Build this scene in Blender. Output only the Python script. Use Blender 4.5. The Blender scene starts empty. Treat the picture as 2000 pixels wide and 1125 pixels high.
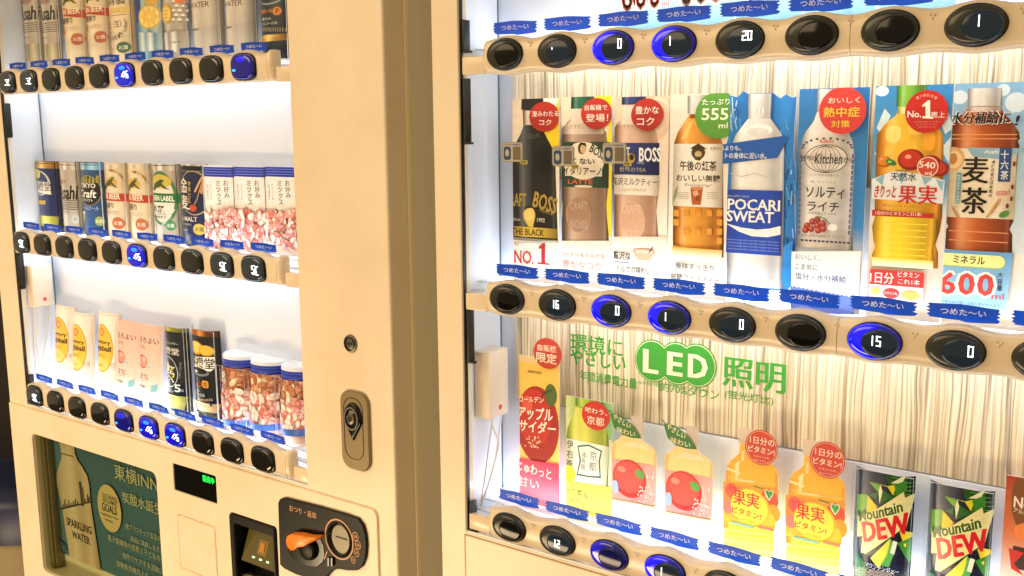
import bpy, bmesh, math, random
from mathutils import Vector, Matrix
from mathutils.geometry import tessellate_polygon
S = bpy.context.scene
COL = S.collection

# ------------------------------------------------------------------ camera
FPX, YAW, PITCH, ROLL = 1946.0, -.62757, -.15842, -.00842
CAMP = Vector((.62958, -.86421, -.07674))
FW = Vector((math.sin(YAW)*math.cos(PITCH), math.cos(YAW)*math.cos(PITCH), math.sin(PITCH)))
_r = Vector((math.cos(YAW), -math.sin(YAW), 0)); _u = _r.cross(FW)
RT = _r*math.cos(ROLL) + _u*math.sin(ROLL); UP = -_r*math.sin(ROLL) + _u*math.cos(ROLL)
cam = bpy.data.cameras.new('camera'); co = bpy.data.objects.new('camera', cam); COL.objects.link(co)
co.matrix_world = Matrix(((RT.x, UP.x, -FW.x, CAMP.x), (RT.y, UP.y, -FW.y, CAMP.y), (RT.z, UP.z, -FW.z, CAMP.z), (0, 0, 0, 1)))
cam.lens = FPX/2000*36; cam.sensor_width = 36; cam.clip_start = .02; cam.clip_end = 60
S.camera = co
def P(x, y, Y=0.):            # a point of the picture carried onto the upright plane at depth Y
    d = FW + RT*((x-1000)/FPX) - UP*((y-562.5)/FPX)
    return CAMP + d*((Y-CAMP.y)/d.y)

# ------------------------------------------------------------------ light of the hall
S.render.engine = 'CYCLES'
S.view_settings.view_transform = 'Standard'; S.view_settings.look = 'None'
S.view_settings.exposure = 0; S.view_settings.gamma = 1
S.cycles.use_denoising = True
S.cycles.max_bounces = 8; S.cycles.transparent_max_bounces = 12
S.cycles.caustics_reflective = False; S.cycles.caustics_refractive = False
W = bpy.data.worlds.new('World'); S.world = W; W.use_nodes = True
W.node_tree.nodes['Background'].inputs[0].default_value = (1.0, .73, .42, 1)
W.node_tree.nodes['Background'].inputs[1].default_value = .50
def area(name, loc, target, sx, sy, power, color):
    l = bpy.data.lights.new(name, 'AREA'); l.shape = 'RECTANGLE'; l.size = sx; l.size_y = sy
    l.energy = power; l.color = color
    o = bpy.data.objects.new(name, l); COL.objects.link(o); o.location = loc
    o.rotation_euler = (Vector(target)-Vector(loc)).to_track_quat('-Z', 'Y').to_euler()
    return o
area('hall_lamp', (-1.6, -2.3, 1.15), (-.4, 0, -.6), 2.2, 1.4, 47, (1, .735, .44))
area('floor_bounce_fill', (-.75, -1.35, -1.32), (-.35, 0, -.75), 1.6, .25, 24, (1, .735, .44))  # unseen fill added low to brighten the lower doors, standing in for floor bounce
LED_UP, LED_DOWN, REAR_FILL = 20., 15., 15.

# ------------------------------------------------------------------ colour and materials
def lin(c):
    if isinstance(c, str): c = tuple(int(c[i:i+2], 16)/255 for i in (0, 2, 4))
    return tuple((v/12.92 if v <= .04045 else ((v+.055)/1.055)**2.4) for v in c)
def mat(name, c, rough=.5, metal=0., spec=.5, coat=0., emis=None, es=0., bump=0., bscale=200., trans=0.):
    m = bpy.data.materials.new(name); m.use_nodes = True
    nt = m.node_tree; b = nt.nodes['Principled BSDF']
    b.inputs['Base Color'].default_value = (*lin(c), 1)
    b.inputs['Roughness'].default_value = rough; b.inputs['Metallic'].default_value = metal
    b.inputs['Specular IOR Level'].default_value = spec; b.inputs['Coat Weight'].default_value = coat
    if emis: b.inputs['Emission Color'].default_value = (*lin(emis), 1); b.inputs['Emission Strength'].default_value = es
    if bump:
        n = nt.nodes.new('ShaderNodeTexNoise'); n.inputs['Scale'].default_value = bscale; n.inputs['Detail'].default_value = 3
        t = nt.nodes.new('ShaderNodeTexCoord'); nt.links.new(t.outputs['Object'], n.inputs['Vector'])
        p = nt.nodes.new('ShaderNodeBump'); p.inputs['Strength'].default_value = bump; p.inputs['Distance'].default_value = .001
        nt.links.new(n.outputs['Fac'], p.inputs['Height']); nt.links.new(p.outputs['Normal'], b.inputs['Normal'])
        mx = nt.nodes.new('ShaderNodeMapRange'); mx.inputs['To Min'].default_value = rough*.8; mx.inputs['To Max'].default_value = min(1, rough*1.25)
        n2 = nt.nodes.new('ShaderNodeTexNoise'); n2.inputs['Scale'].default_value = 9; n2.inputs['Detail'].default_value = 5
        nt.links.new(t.outputs['Object'], n2.inputs['Vector']); nt.links.new(n2.outputs['Fac'], mx.inputs['Value']); nt.links.new(mx.outputs[0], b.inputs['Roughness'])
    return m
M = dict(
    fascia=mat('cream_painted_steel', 'F1E2C8', .33, spec=.5, bump=.10, bscale=650),
    bar=mat('cream_plastic', 'E9D9BE', .22, spec=.5, bump=.05, bscale=900),
    olive=mat('bronze_grey_metal', '8C7B58', .4, .25, bump=.1, bscale=700),
    side=mat('tan_side_panel', 'EDE8D6', .45, bump=.15, bscale=300),
    trim=mat('pale_trim', 'F8ECC8', .3),
    black=mat('black_plastic', '0B0C07', .38, spec=.22, bump=.1, bscale=500),
    gloss=mat('glossy_black_button', '070806', .12, spec=.4),
    lens=mat('dark_lens', '070805', .10, spec=.3),
    lenson=mat('lit_lens', '0A0E12', .10, spec=.3, emis='5A7480', es=.10),
    crescent=mat('smoked_plastic', '30312B', .2, spec=.4),
    blue=mat('blue_lamp', '0505A0', .15, emis='0A08FF', es=1.5),
    bluedim=mat('dim_blue_lamp', '10106A', .15, emis='1418C0', es=.55),
    bluelens=mat('blue_lit_lens', '060618', .10, spec=.3, emis='1A1E70', es=.25),
    cyan=mat('cyan_lamp', '1030FF', .3, emis='1E7CFF', es=1.9),
    digit=mat('white_led_digit', 'FFFFFF', .4, emis='F2FAFF', es=2.3),
    green=mat('green_led', '00FF40', .4, emis='10FF50', es=1.6),
    orange=mat('orange_lever', 'FF8C28', .3, coat=.2),
    white=mat('white_liner', 'E2E8F2', .45, bump=.05, bscale=30),
    backwhite=mat('white_back_panel', 'D2DAEA', .38, bump=.06, bscale=20),
    gasket=mat('black_gasket', '0E0E0D', .5),
    metal=mat('steel', 'B8B4A8', .25, .9),
    darkmetal=mat('dark_steel', '6B6657', .35, .7),
    boxm=mat('ivory_box', 'EBDCC8', .4),
    cable=mat('white_cable', 'D8D4D0', .45),
    red=mat('red_dot', 'D8421F', .5),
    peach=mat('peach_print', 'D89A6A', .5),
    greenink=mat('green_ink', '2E9A2C', .5),
    greenpale=mat('pale_ink', 'F3E6C4', .5),
    stick=mat('blue_sticker', '0B3CB8', .4),
    stickt=mat('white_sticker_ink', 'F4F8FF', .4),
    bin=mat('dark_blue_lid', '0B1C4A', .4), bag=mat('pale_bag', '9A8A68', .6, bump=.8, bscale=20),
    wallm=mat('dark_brown_panel', '170B06', .5, bump=.4, bscale=12), floorm=mat('dark_floor', '33261A', .4, bump=.3, bscale=8),
    led=None)
def glowlamp(name, base, e, s0, s1):
    m = mat(name, base, .12, coat=.4, emis=e, es=s0); nt = m.node_tree; b = nt.nodes['Principled BSDF']
    t = nt.nodes.new('ShaderNodeTexCoord'); x = nt.nodes.new('ShaderNodeSeparateXYZ'); r = nt.nodes.new('ShaderNodeMapRange'); r.interpolation_type = 'SMOOTHSTEP'
    r.inputs['From Min'].default_value = -.017; r.inputs['From Max'].default_value = .012; r.inputs['To Min'].default_value = s0; r.inputs['To Max'].default_value = s1
    nt.links.new(t.outputs['Object'], x.inputs[0]); nt.links.new(x.outputs[0], r.inputs['Value']); nt.links.new(r.outputs[0], b.inputs['Emission Strength']); return m
M['blue'] = glowlamp('blue_lamp', '0A0A50', '0A08FF', 1.7, .16); M['bluedim'] = glowlamp('dim_blue_lamp', '0A0A40', '1210D0', .8, .10)
def emitter(name, c, s):
    m = bpy.data.materials.new(name); m.use_nodes = True; nt = m.node_tree; nt.nodes.clear()
    e = nt.nodes.new('ShaderNodeEmission'); e.inputs[0].default_value = (*c, 1); e.inputs[1].default_value = s
    o = nt.nodes.new('ShaderNodeOutputMaterial'); nt.links.new(e.outputs[0], o.inputs[0]); return m
M['ledup'] = emitter('led_light_up', (.93, .97, 1.0), LED_UP)
M['rearfill'] = emitter('rear_fill_light', (.93, .97, 1.0), REAR_FILL); M['rearfill2'] = emitter('rear_fill_light_low', (.93, .97, 1.0), REAR_FILL*2.); M['ledlow'] = emitter('led_light_weak', (.93, .97, 1.0), LED_UP*.4)
M['leddown'] = emitter('led_light_down', (.93, .97, 1.0), LED_DOWN)
def ink(name='print_ink', rough=.42, spec=.35):
    m = bpy.data.materials.new(name); m.use_nodes = True; nt = m.node_tree; b = nt.nodes['Principled BSDF']
    a = nt.nodes.new('ShaderNodeAttribute'); a.attribute_name = 'ink'
    t = nt.nodes.new('ShaderNodeTexCoord'); n = nt.nodes.new('ShaderNodeTexNoise'); n.inputs['Scale'].default_value = 160; n.inputs['Detail'].default_value = 4
    nt.links.new(t.outputs['Object'], n.inputs['Vector'])
    r = nt.nodes.new('ShaderNodeMapRange'); r.inputs['To Min'].default_value = .84; r.inputs['To Max'].default_value = 1.08
    nt.links.new(n.outputs['Fac'], r.inputs['Value'])
    x = nt.nodes.new('ShaderNodeVectorMath'); x.operation = 'SCALE'
    nt.links.new(a.outputs['Color'], x.inputs[0]); nt.links.new(r.outputs[0], x.inputs['Scale'])
    nt.links.new(x.outputs[0], b.inputs['Base Color'])
    b.inputs['Roughness'].default_value = rough; b.inputs['Specular IOR Level'].default_value = spec
    return m
for k_ in ('fascia', 'bar'):
    nt = M[k_].node_tree; b = nt.nodes['Principled BSDF']; t = nt.nodes.new('ShaderNodeTexCoord'); base_ = tuple(b.inputs['Base Color'].default_value)
    n = nt.nodes.new('ShaderNodeTexNoise'); n.inputs['Scale'].default_value = 5; n.inputs['Detail'].default_value = 8; n.inputs['Roughness'].default_value = .65; nt.links.new(t.outputs['Object'], n.inputs['Vector'])
    r = nt.nodes.new('ShaderNodeValToRGB'); r.color_ramp.elements[0].position = .33; r.color_ramp.elements[0].color = (base_[0]*.90, base_[1]*.88, base_[2]*.84, 1); r.color_ramp.elements[1].position = .6; r.color_ramp.elements[1].color = base_; nt.links.new(n.outputs['Fac'], r.inputs[0])
    v = nt.nodes.new('ShaderNodeTexNoise'); v.inputs['Scale'].default_value = 90; v.inputs['Detail'].default_value = 2; nt.links.new(t.outputs['Object'], v.inputs['Vector'])
    q = nt.nodes.new('ShaderNodeValToRGB'); q.color_ramp.elements[0].position = .235; q.color_ramp.elements[0].color = (.72, .66, .56, 1); q.color_ramp.elements[1].position = .27; q.color_ramp.elements[1].color = (1, 1, 1, 1); nt.links.new(v.outputs['Fac'], q.inputs[0])
    x = nt.nodes.new('ShaderNodeMix'); x.data_type = 'RGBA'; x.blend_type = 'MULTIPLY'; x.inputs[0].default_value = .5; nt.links.new(r.outputs[0], x.inputs[6]); nt.links.new(q.outputs[0], x.inputs[7]); nt.links.new(x.outputs[2], b.inputs['Base Color'])
M['ink'] = ink(); M['inkgloss'] = ink('can_ink', .22, .6)
def clear(name, g, tint=(1, 1, 1), rough=.03):
    m = bpy.data.materials.new(name); m.use_nodes = True; nt = m.node_tree; nt.nodes.clear()
    t = nt.nodes.new('ShaderNodeBsdfTransparent'); t.inputs[0].default_value = (*tint, 1)
    gl = nt.nodes.new('ShaderNodeBsdfGlossy'); gl.inputs['Roughness'].default_value = rough
    mx = nt.nodes.new('ShaderNodeMixShader'); mx.inputs[0].default_value = g
    o = nt.nodes.new('ShaderNodeOutputMaterial')
    nt.links.new(t.outputs[0], mx.inputs[1]); nt.links.new(gl.outputs[0], mx.inputs[2]); nt.links.new(mx.outputs[0], o.inputs[0]); return m
def translucent(name, c, f):
    m = bpy.data.materials.new(name); m.use_nodes = True; nt = m.node_tree; b = nt.nodes['Principled BSDF']; b.inputs['Base Color'].default_value = (*lin(c), 1); b.inputs['Roughness'].default_value = .4
    t = nt.nodes.new('ShaderNodeBsdfTranslucent'); t.inputs[0].default_value = (*lin(c), 1)
    x = nt.nodes.new('ShaderNodeMixShader'); x.inputs[0].default_value = f; o = nt.nodes['Material Output']
    nt.links.new(b.outputs[0], x.inputs[1]); nt.links.new(t.outputs[0], x.inputs[2]); nt.links.new(x.outputs[0], o.inputs[0]); return m
M['signblue'] = translucent('blue_backlit_film', '0644B0', .36); M['signwhite'] = translucent('white_backlit_film', 'F8FAFF', .5)
M['pane'] = clear('clear_window_pane', .012)
M['acrylic'] = clear('clear_acrylic', .035, (.985, .985, .99), .1)
def wood():
    m = bpy.data.materials.new('printed_wood_grain'); m.use_nodes = True; nt = m.node_tree; b = nt.nodes['Principled BSDF']; L = nt.links.new
    t0 = nt.nodes.new('ShaderNodeTexCoord'); wn = nt.nodes.new('ShaderNodeTexNoise'); wn.inputs['Scale'].default_value = 16; wn.inputs['Detail'].default_value = 2
    wm = nt.nodes.new('ShaderNodeMapping'); wm.inputs['Scale'].default_value = (1.6, 1, .45); L(t0.outputs['Object'], wm.inputs['Vector']); L(wm.outputs[0], wn.inputs['Vector'])
    wo = nt.nodes.new('ShaderNodeVectorMath'); wo.operation = 'MULTIPLY_ADD'; L(wn.outputs['Color'], wo.inputs[0]); wo.inputs[1].default_value = (.011, 0, 0); L(t0.outputs['Object'], wo.inputs[2])
    class t: outputs = {'Object': wo.outputs[0]}      # grain lines wander sideways
    def noise(sx, sz, detail, seed, dist=0.):
        mp = nt.nodes.new('ShaderNodeMapping'); mp.inputs['Scale'].default_value = (sx, 1, sz); mp.inputs['Location'].default_value = (seed, seed, seed)
        L(t.outputs['Object'], mp.inputs['Vector'])
        n = nt.nodes.new('ShaderNodeTexNoise'); n.inputs['Scale'].default_value = 1; n.inputs['Detail'].default_value = detail; n.inputs['Distortion'].default_value = dist
        L(mp.outputs[0], n.inputs['Vector']); return n
    def ramp(src, stops):
        r = nt.nodes.new('ShaderNodeValToRGB'); L(src, r.inputs[0]); e = r.color_ramp.elements
        while len(e) < len(stops): e.new(.5)
        for k, (p, c) in enumerate(stops): e[k].position = p; e[k].color = (*lin(c), 1) if isinstance(c, str) else (c, c, c, 1)
        return r
    n1 = noise(380, 3.4, 7, 3.1, .3); r1 = ramp(n1.outputs['Fac'], [(.30, '8E7A5C'), (.42, 'C6B290'), (.52, 'E6D8BC'), (.70, 'F4ECDA')])
    n2 = noise(190, 5.0, 3, 9.7, .5); r2 = ramp(n2.outputs['Fac'], [(.30, .35), (.375, .68), (.405, 1.), (1., 1.)])
    n3 = noise(520, 5, 3, 5.5); r3 = ramp(n3.outputs['Fac'], [(.36, .62), (.46, 1.)])
    cur = r1.outputs[0]
    for r in (r2, r3):
        x = nt.nodes.new('ShaderNodeMix'); x.data_type = 'RGBA'; x.blend_type = 'MULTIPLY'; x.inputs[0].default_value = .9
        L(cur, x.inputs[6]); L(r.outputs[0], x.inputs[7]); cur = x.outputs[2]
    L(cur, b.inputs['Base Color']); b.inputs['Roughness'].default_value = .45
    return m
M['wood'] = wood()

# ------------------------------------------------------------------ mesh helpers
def link(name, me, parent=None, mats=(), smooth=False):
    o = bpy.data.objects.new(name, me); COL.objects.link(o); o.parent = parent
    for m in mats: me.materials.append(m)
    if smooth:
        for p in me.polygons: p.use_smooth = True
    return o
def fin(name, bm, mats, parent=None, smooth=False, angle=None):
    me = bpy.data.meshes.new(name)
    if angle is not None:
        bm.normal_update()
        for f in bm.faces: f.smooth = True
        for e in bm.edges: e.smooth = len(e.link_faces) == 2 and e.calc_face_angle(9) < math.radians(angle)
    bm.to_mesh(me); bm.free()
    if not isinstance(mats, (list, tuple)): mats = [mats]
    return link(name, me, parent, mats, smooth)
def box(bm, x0, x1, y0, y1, z0, z1, mi=0, bev=0.):
    vs = [bm.verts.new((x, y, z)) for x in (x0, x1) for y in (y0, y1) for z in (z0, z1)]
    fs = [bm.faces.new([vs[i] for i in q]) for q in ((0, 1, 3, 2), (4, 6, 7, 5), (0, 4, 5, 1), (2, 3, 7, 6), (0, 2, 6, 4), (1, 5, 7, 3))]
    for f in fs: f.material_index = mi
    if bev:
        es = list({e for f in fs for e in f.edges})
        r = bmesh.ops.bevel(bm, geom=es, offset=bev, segments=2, affect='EDGES', profile=.5)
        for f in r['faces']: f.material_index = mi
def rrect(x0, x1, z0, z1, r=0., n=6):
    if r <= 0: return [(x0, z0), (x1, z0), (x1, z1), (x0, z1)]
    o = []
    for cx, cz, a in ((x1-r, z0+r, -90), (x1-r, z1-r, 0), (x0+r, z1-r, 90), (x0+r, z0+r, 180)):
        for k in range(n+1):
            t = math.radians(a+90*k/n); o.append((cx+r*math.cos(t), cz+r*math.sin(t)))
    return o
def ellp(cx, cz, rx, rz, n=40, e=2.):
    o = []
    for k in range(n):
        t = 2*math.pi*k/n; c, s = math.cos(t), math.sin(t)
        o.append((cx+rx*math.copysign(abs(c)**(2/e), c), cz+rz*math.copysign(abs(s)**(2/e), s)))
    return o
def plate(bm, loops, yf, yb, mi=0, chamfer=0.):
    """flat plate: first loop outer, the others holes; front at yf, back at yb, edges slightly eased"""
    def area2(l): return sum(l[i][0]*l[(i+1) % len(l)][1]-l[(i+1) % len(l)][0]*l[i][1] for i in range(len(l)))
    ls = []
    for k, l in enumerate(loops):
        if (area2(l) > 0) != (k == 0): l = l[::-1]
        ls.append(l)
    idx = []; vf = []
    for l in ls:
        n = len(l)
        for i, (x, z) in enumerate(l):
            if chamfer:
                ax, az = l[i-1]; bx, bz = l[(i+1) % n]
                d = Vector((bx-ax, bz-az)); d.normalize()
                x, z = x-d.y*chamfer, z+d.x*chamfer
            vf.append(bm.verts.new((x, yf, z)))
    base = 0; tess_in = []
    for l in ls:
        tess_in.append([Vector((v.co.x, v.co.z, 0)) for v in vf[base:base+len(l)]]); base += len(l)
    for t in tessellate_polygon(tess_in):
        try:
            f = bm.faces.new([vf[i] for i in t]); f.material_index = mi
            f.normal_update()
            if f.normal.y > 0: f.normal_flip()
        except ValueError: pass
    base = 0
    for l in ls:
        n = len(l); top = vf[base:base+n]; base += n
        rings = [top]
        if chamfer: rings.append([bm.verts.new((x, yf+chamfer, z)) for x, z in l])
        rings.append([bm.verts.new((x, yb, z)) for x, z in l])
        for a, b in zip(rings, rings[1:]):
            for i in range(n):
                f = bm.faces.new((a[i], b[i], b[(i+1) % n], a[(i+1) % n])); f.material_index = mi
def dome(bm, loop, y0, y1, flat=.78, rings=5, mi=0, cx=None, cz=None):
    """pillow over a closed outline: rim at y0, crown at y1 (towards the viewer)"""
    n = len(loop)
    if cx is None: cx = sum(p[0] for p in loop)/n; cz = sum(p[1] for p in loop)/n
    prev = None
    for k in range(rings+1):
        t = k/rings; s = math.cos(t*math.pi/2)*(1-flat)+flat; y = y0+(y1-y0)*math.sin(t*math.pi/2)
        ring = [bm.verts.new((cx+(x-cx)*s, y, cz+(z-cz)*s)) for x, z in loop]
        if prev:
            for i in range(n):
                f = bm.faces.new((prev[i], prev[(i+1) % n], ring[(i+1) % n], ring[i])); f.material_index = mi; f.smooth = True
        prev = ring
    c = bm.verts.new((cx, y1-(y0-y1)*.08, cz))
    for i in range(n):
        f = bm.faces.new((prev[i], prev[(i+1) % n], c)); f.material_index = mi; f.smooth = True
def tube(bm, pts, r, n=8, mi=0):
    prev = None
    for i, p in enumerate(pts):
        p = Vector(p); d = (Vector(pts[min(i+1, len(pts)-1)])-Vector(pts[max(i-1, 0)])).normalized()
        a = d.cross(Vector((0, 1, .01))).normalized(); b = d.cross(a)
        ring = [bm.verts.new(p+(a*math.cos(2*math.pi*k/n)+b*math.sin(2*math.pi*k/n))*r) for k in range(n)]
        if prev:
            for k in range(n):
                f = bm.faces.new((prev[k], prev[(k+1) % n], ring[(k+1) % n], ring[k])); f.smooth = True; f.material_index = mi
        prev = ring
def tag(o, label=None, cat=None, group=None, kind=None):
    if label: o['label'] = label
    if cat: o['category'] = cat
    if group: o['group'] = group
    if kind: o['kind'] = kind
    return o
def empty(name, loc): 
    o = bpy.data.objects.new(name, None); COL.objects.link(o); o.location = loc; o.empty_display_size = .02; return o
_kids = {}
def copy_tree(o, parent=None):
    c = o.copy(); COL.objects.link(c); c.parent = parent
    for ch in [k for k in bpy.data.objects if k.parent == o]: copy_tree(ch, c)
    return c

# ------------------------------------------------------------------ lettering as geometry
_tc = {}
def glyphs(s, bold=0.):
    """triangulated lettering normalised to its own box: verts in 0..1 x 0..1, faces, aspect"""
    key = (s, bold)
    if key in _tc: return _tc[key]
    cu = bpy.data.curves.new('lettering', 'FONT'); cu.body = s; cu.size = 1; cu.resolution_u = 2; cu.offset = bold; cu.fill_mode = 'FRONT'
    ob = bpy.data.objects.new('lettering', cu); COL.objects.link(ob)
    dg = bpy.context.evaluated_depsgraph_get(); dg.update()
    me = bpy.data.meshes.new_from_object(ob.evaluated_get(dg))
    vs = [(v.co.x, v.co.y) for v in me.vertices]; fs = [tuple(p.vertices) for p in me.polygons]
    bpy.data.objects.remove(ob); bpy.data.curves.remove(cu); bpy.data.meshes.remove(me)
    if not vs: vs = [(0, 0), (1, 0), (1, 1)]; fs = []
    x0 = min(v[0] for v in vs); x1 = max(v[0] for v in vs); y0 = min(v[1] for v in vs); y1 = max(v[1] for v in vs)
    w = max(x1-x0, 1e-4); h = max(y1-y0, 1e-4)
    _tc[key] = ([((a-x0)/w, (b-y0)/h) for a, b in vs], fs, w/h)
    return _tc[key]
def dense(s): return any('\u4e00' <= ch <= '\u9fff' for ch in s)
def strokes(s, bold, h):
    """heavy lettering = the same letters laid twice or thrice, a hair apart"""
    if bold <= .018: return bold, [0.]
    if dense(s): return .006, [-(bold-.006)*.42*h, 0., (bold-.006)*.42*h]
    return .016, [-(bold-.016)*.6*h, (bold-.016)*.6*h]
def put_text(bm, s, cx, cz, w, h, y, mi=0, bold=.01, rot=0., shear=0., raw=False):
    if not raw:
        b, sh = strokes(s, bold, h if h else w/3)
        for k, d in enumerate(sh): put_text(bm, s, cx+d, cz, w, h, y-k*.00002, mi, b, rot, shear, True)
        return
    """w or h may be None: kept to the letters' own proportion"""
    vs, fs, asp = glyphs(s, bold)
    if h is None: h = w/asp
    if w is None: w = h*asp
    c, sn = math.cos(math.radians(rot)), math.sin(math.radians(rot)); nv = []
    for a, b in vs:
        x = (a-.5)*w+shear*(b-.5)*h; z = (b-.5)*h
        nv.append(bm.verts.new((cx+x*c-z*sn, y, cz+x*sn+z*c)))
    for f in fs:
        try:
            q = bm.faces.new([nv[i] for i in f]); q.material_index = mi; q.normal_update()
            if q.normal.y > 0: q.normal_flip()
        except ValueError: pass

# ------------------------------------------------------------------ printed display cards
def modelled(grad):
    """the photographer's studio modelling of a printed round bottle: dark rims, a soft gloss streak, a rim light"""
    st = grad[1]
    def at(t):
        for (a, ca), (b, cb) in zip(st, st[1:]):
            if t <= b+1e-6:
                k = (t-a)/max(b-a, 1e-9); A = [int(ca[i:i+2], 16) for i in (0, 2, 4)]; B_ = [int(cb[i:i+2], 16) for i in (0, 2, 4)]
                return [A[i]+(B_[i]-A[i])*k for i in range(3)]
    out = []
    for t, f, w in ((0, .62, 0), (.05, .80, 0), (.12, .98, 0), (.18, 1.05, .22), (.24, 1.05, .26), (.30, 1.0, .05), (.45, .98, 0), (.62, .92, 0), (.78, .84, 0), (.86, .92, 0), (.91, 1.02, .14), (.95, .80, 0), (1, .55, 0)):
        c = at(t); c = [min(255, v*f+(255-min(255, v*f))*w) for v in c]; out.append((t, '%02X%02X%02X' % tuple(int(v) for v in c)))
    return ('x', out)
class Card:
    """A printed sheet standing in the window. Drawing calls are given where the print shows in the picture
    and are carried onto the sheet's own upright plane, then bent with the sheet when it is curved."""
    def __init__(s, name, label, cat, x0, x1, z0, z1, Y=.045, curve=0., zoom=(0, 0, 1), group=None, base='F0EAE0', outline=None, thick=.0012, sheet=True, matn='ink', gradz=None):
        s.Y = Y; s.curve = curve; s.zm = zoom; s.step = 1; s.x0, s.x1, s.z0, s.z1 = x0, x1, z0, z1
        s.cx = (x0+x1)/2; s.hw = (x1-x0)/2; s.lay = 0; s.parts = {}; s.matn = matn
        s.root = empty(name, (s.cx, Y, z0)); tag(s.root, label, cat, group)
        s.box = (x0, x1, z0, z1)
        if sheet:
            ol = outline or [(x0, z0), (x1, z0), (x1, z1), (x0, z1)]
            s._poly('sheet', ol, base, clip=False, grad=gradz)
            s.outline = ol; s.thick = thick
            b = s.parts['sheet']
            y = thick
            n = len(ol)
            bm2 = b['bm']
            if outline is None and curve:
                N = 16; ol = [(x0+(x1-x0)*k/N, z0) for k in range(N+1)]+[(x1-(x1-x0)*k/N, z1) for k in range(N+1)]; n = len(ol)
            F = [bm2.verts.new((x, 0, z)) for x, z in ol]; B = [bm2.verts.new((x, y, z)) for x, z in ol]
            for v in F+B: v[b['L']] = (.75, .75, .72, 1)
            for i in range(n):
                j = (i+1) % n; bm2.faces.new((F[i], B[i], B[j], F[j]))
    def bend(s, x):
        if not s.curve: return 0.
        u = max(-1, min(1, (x-s.cx)/s.hw))
        return s.curve*(1-math.sqrt(max(0., 1-(u*.96)**2)))
    def W(s, x, y):
        a, b, k = s.zm; p = P(a+x*k, b+y*k, s.Y); return p.x, p.z
    def B(s, cx, cy, w, h):
        x0 = s.W(cx-w/2, cy)[0]; x1 = s.W(cx+w/2, cy)[0]; c = s.W(cx, cy); z1 = s.W(cx, cy-h/2)[1]; z0 = s.W(cx, cy+h/2)[1]
        return x0, x1, c[1]-(z1-z0)/2, c[1]+(z1-z0)/2
    def part(s, name):
        if name not in s.parts:
            bm = bmesh.new(); s.parts[name] = dict(bm=bm, L=bm.verts.layers.float_color.new('ink'))
        return s.parts[name]
    def add(s, part, tmp, color, clip=True, grad=None):
        """merge a temporary flat bmesh (in x,z) into a part: cut to the sheet, sliced for bending and gradients, inked"""
        if clip:
            for co_, no in (((s.box[0], 0, 0), (-1, 0, 0)), ((s.box[1], 0, 0), (1, 0, 0)), ((0, 0, s.box[2]), (0, 0, -1)), ((0, 0, s.box[3]), (0, 0, 1))):
                bmesh.ops.bisect_plane(tmp, geom=tmp.verts[:]+tmp.edges[:]+tmp.faces[:], dist=1e-7, plane_co=co_, plane_no=no, clear_outer=True)
        if not tmp.verts: tmp.free(); return
        x0 = min(v.co.x for v in tmp.verts); x1 = max(v.co.x for v in tmp.verts); z0 = min(v.co.z for v in tmp.verts); z1 = max(v.co.z for v in tmp.verts)
        gb = (x0, x1, z0, z1) if clip is not True or grad is None else (x0, x1, z0, z1)
        cuts = []
        if s.curve:
            N = 16; cuts += [((s.x0+(s.x1-s.x0)*k/N, 0, 0), (1, 0, 0)) for k in range(1, N) if x0+1e-5 < s.x0+(s.x1-s.x0)*k/N < x1-1e-5]
        if grad:
            ax, st = grad
            n = 22 if ax == 'x' else 12
            for k in range(1, n):
                t = k/n
                cuts.append(((x0+(x1-x0)*t, 0, 0), (1, 0, 0)) if ax == 'x' else ((0, 0, z0+(z1-z0)*t), (0, 0, 1)))
        for c_, n_ in cuts:
            bmesh.ops.bisect_plane(tmp, geom=tmp.verts[:]+tmp.edges[:]+tmp.faces[:], dist=1e-7, plane_co=c_, plane_no=n_)
        p = s.part(part); bm = p['bm']; L = p['L']; s.lay += s.step; off = -s.lay*.00003
        col = (*lin(color), 1) if color else None
        def gc(v):
            ax, st = grad; t = (v.co.x-x0)/max(x1-x0, 1e-9) if ax == 'x' else (v.co.z-z0)/max(z1-z0, 1e-9)
            for (a, ca), (b, cb) in zip(st, st[1:]):
                if t <= b+1e-6:
                    k = min(1, max(0, (t-a)/max(b-a, 1e-9))); A, Bc = lin(ca), lin(cb)
                    return tuple(A[i]+(Bc[i]-A[i])*k for i in range(3))+(1,)
            return (*lin(st[-1][1]), 1)
        mp = {}
        for v in tmp.verts:
            q = bm.verts.new((v.co.x, s.bend(v.co.x)+off, v.co.z)); q[L] = gc(v) if grad else col; mp[v] = q
        for f in tmp.faces:
            try:
                g = bm.faces.new([mp[v] for v in f.verts]); g.normal_update()
                if g.normal.y > 0: g.normal_flip()
            except ValueError: pass
        tmp.free()
    def _poly(s, part, pts, color, clip=True, grad=None):
        t = bmesh.new(); vs = [t.verts.new((x, 0, z)) for x, z in pts]
        for tri in tessellate_polygon([[Vector((x, z, 0)) for x, z in pts]]):
            try: t.faces.new([vs[i] for i in tri])
            except ValueError: pass
        s.add(part, t, color, clip, grad)
    def poly(s, part, pts, color=None, grad=None, clip=True): s._poly(part, [s.W(*p) for p in pts], color, clip, grad)
    def rect(s, part, cx, cy, w, h, color=None, grad=None, r=0., clip=True):
        x0, x1, z0, z1 = s.B(cx, cy, w, h); s._poly(part, rrect(x0, x1, z0, z1, r*min(x1-x0, z1-z0)), color, clip, grad)
    def full(s, part, y0, y1, color=None, grad=None):
        """a band right across the sheet between two picture heights, measured at the sheet's middle"""
        mx = s.mid(); s._poly(part, [(s.x0, s.W(mx, y1)[1]), (s.x1, s.W(mx, y1)[1]), (s.x1, s.W(mx, y0)[1]), (s.x0, s.W(mx, y0)[1])], color, True, grad)
    def mid(s): return s._mid
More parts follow.
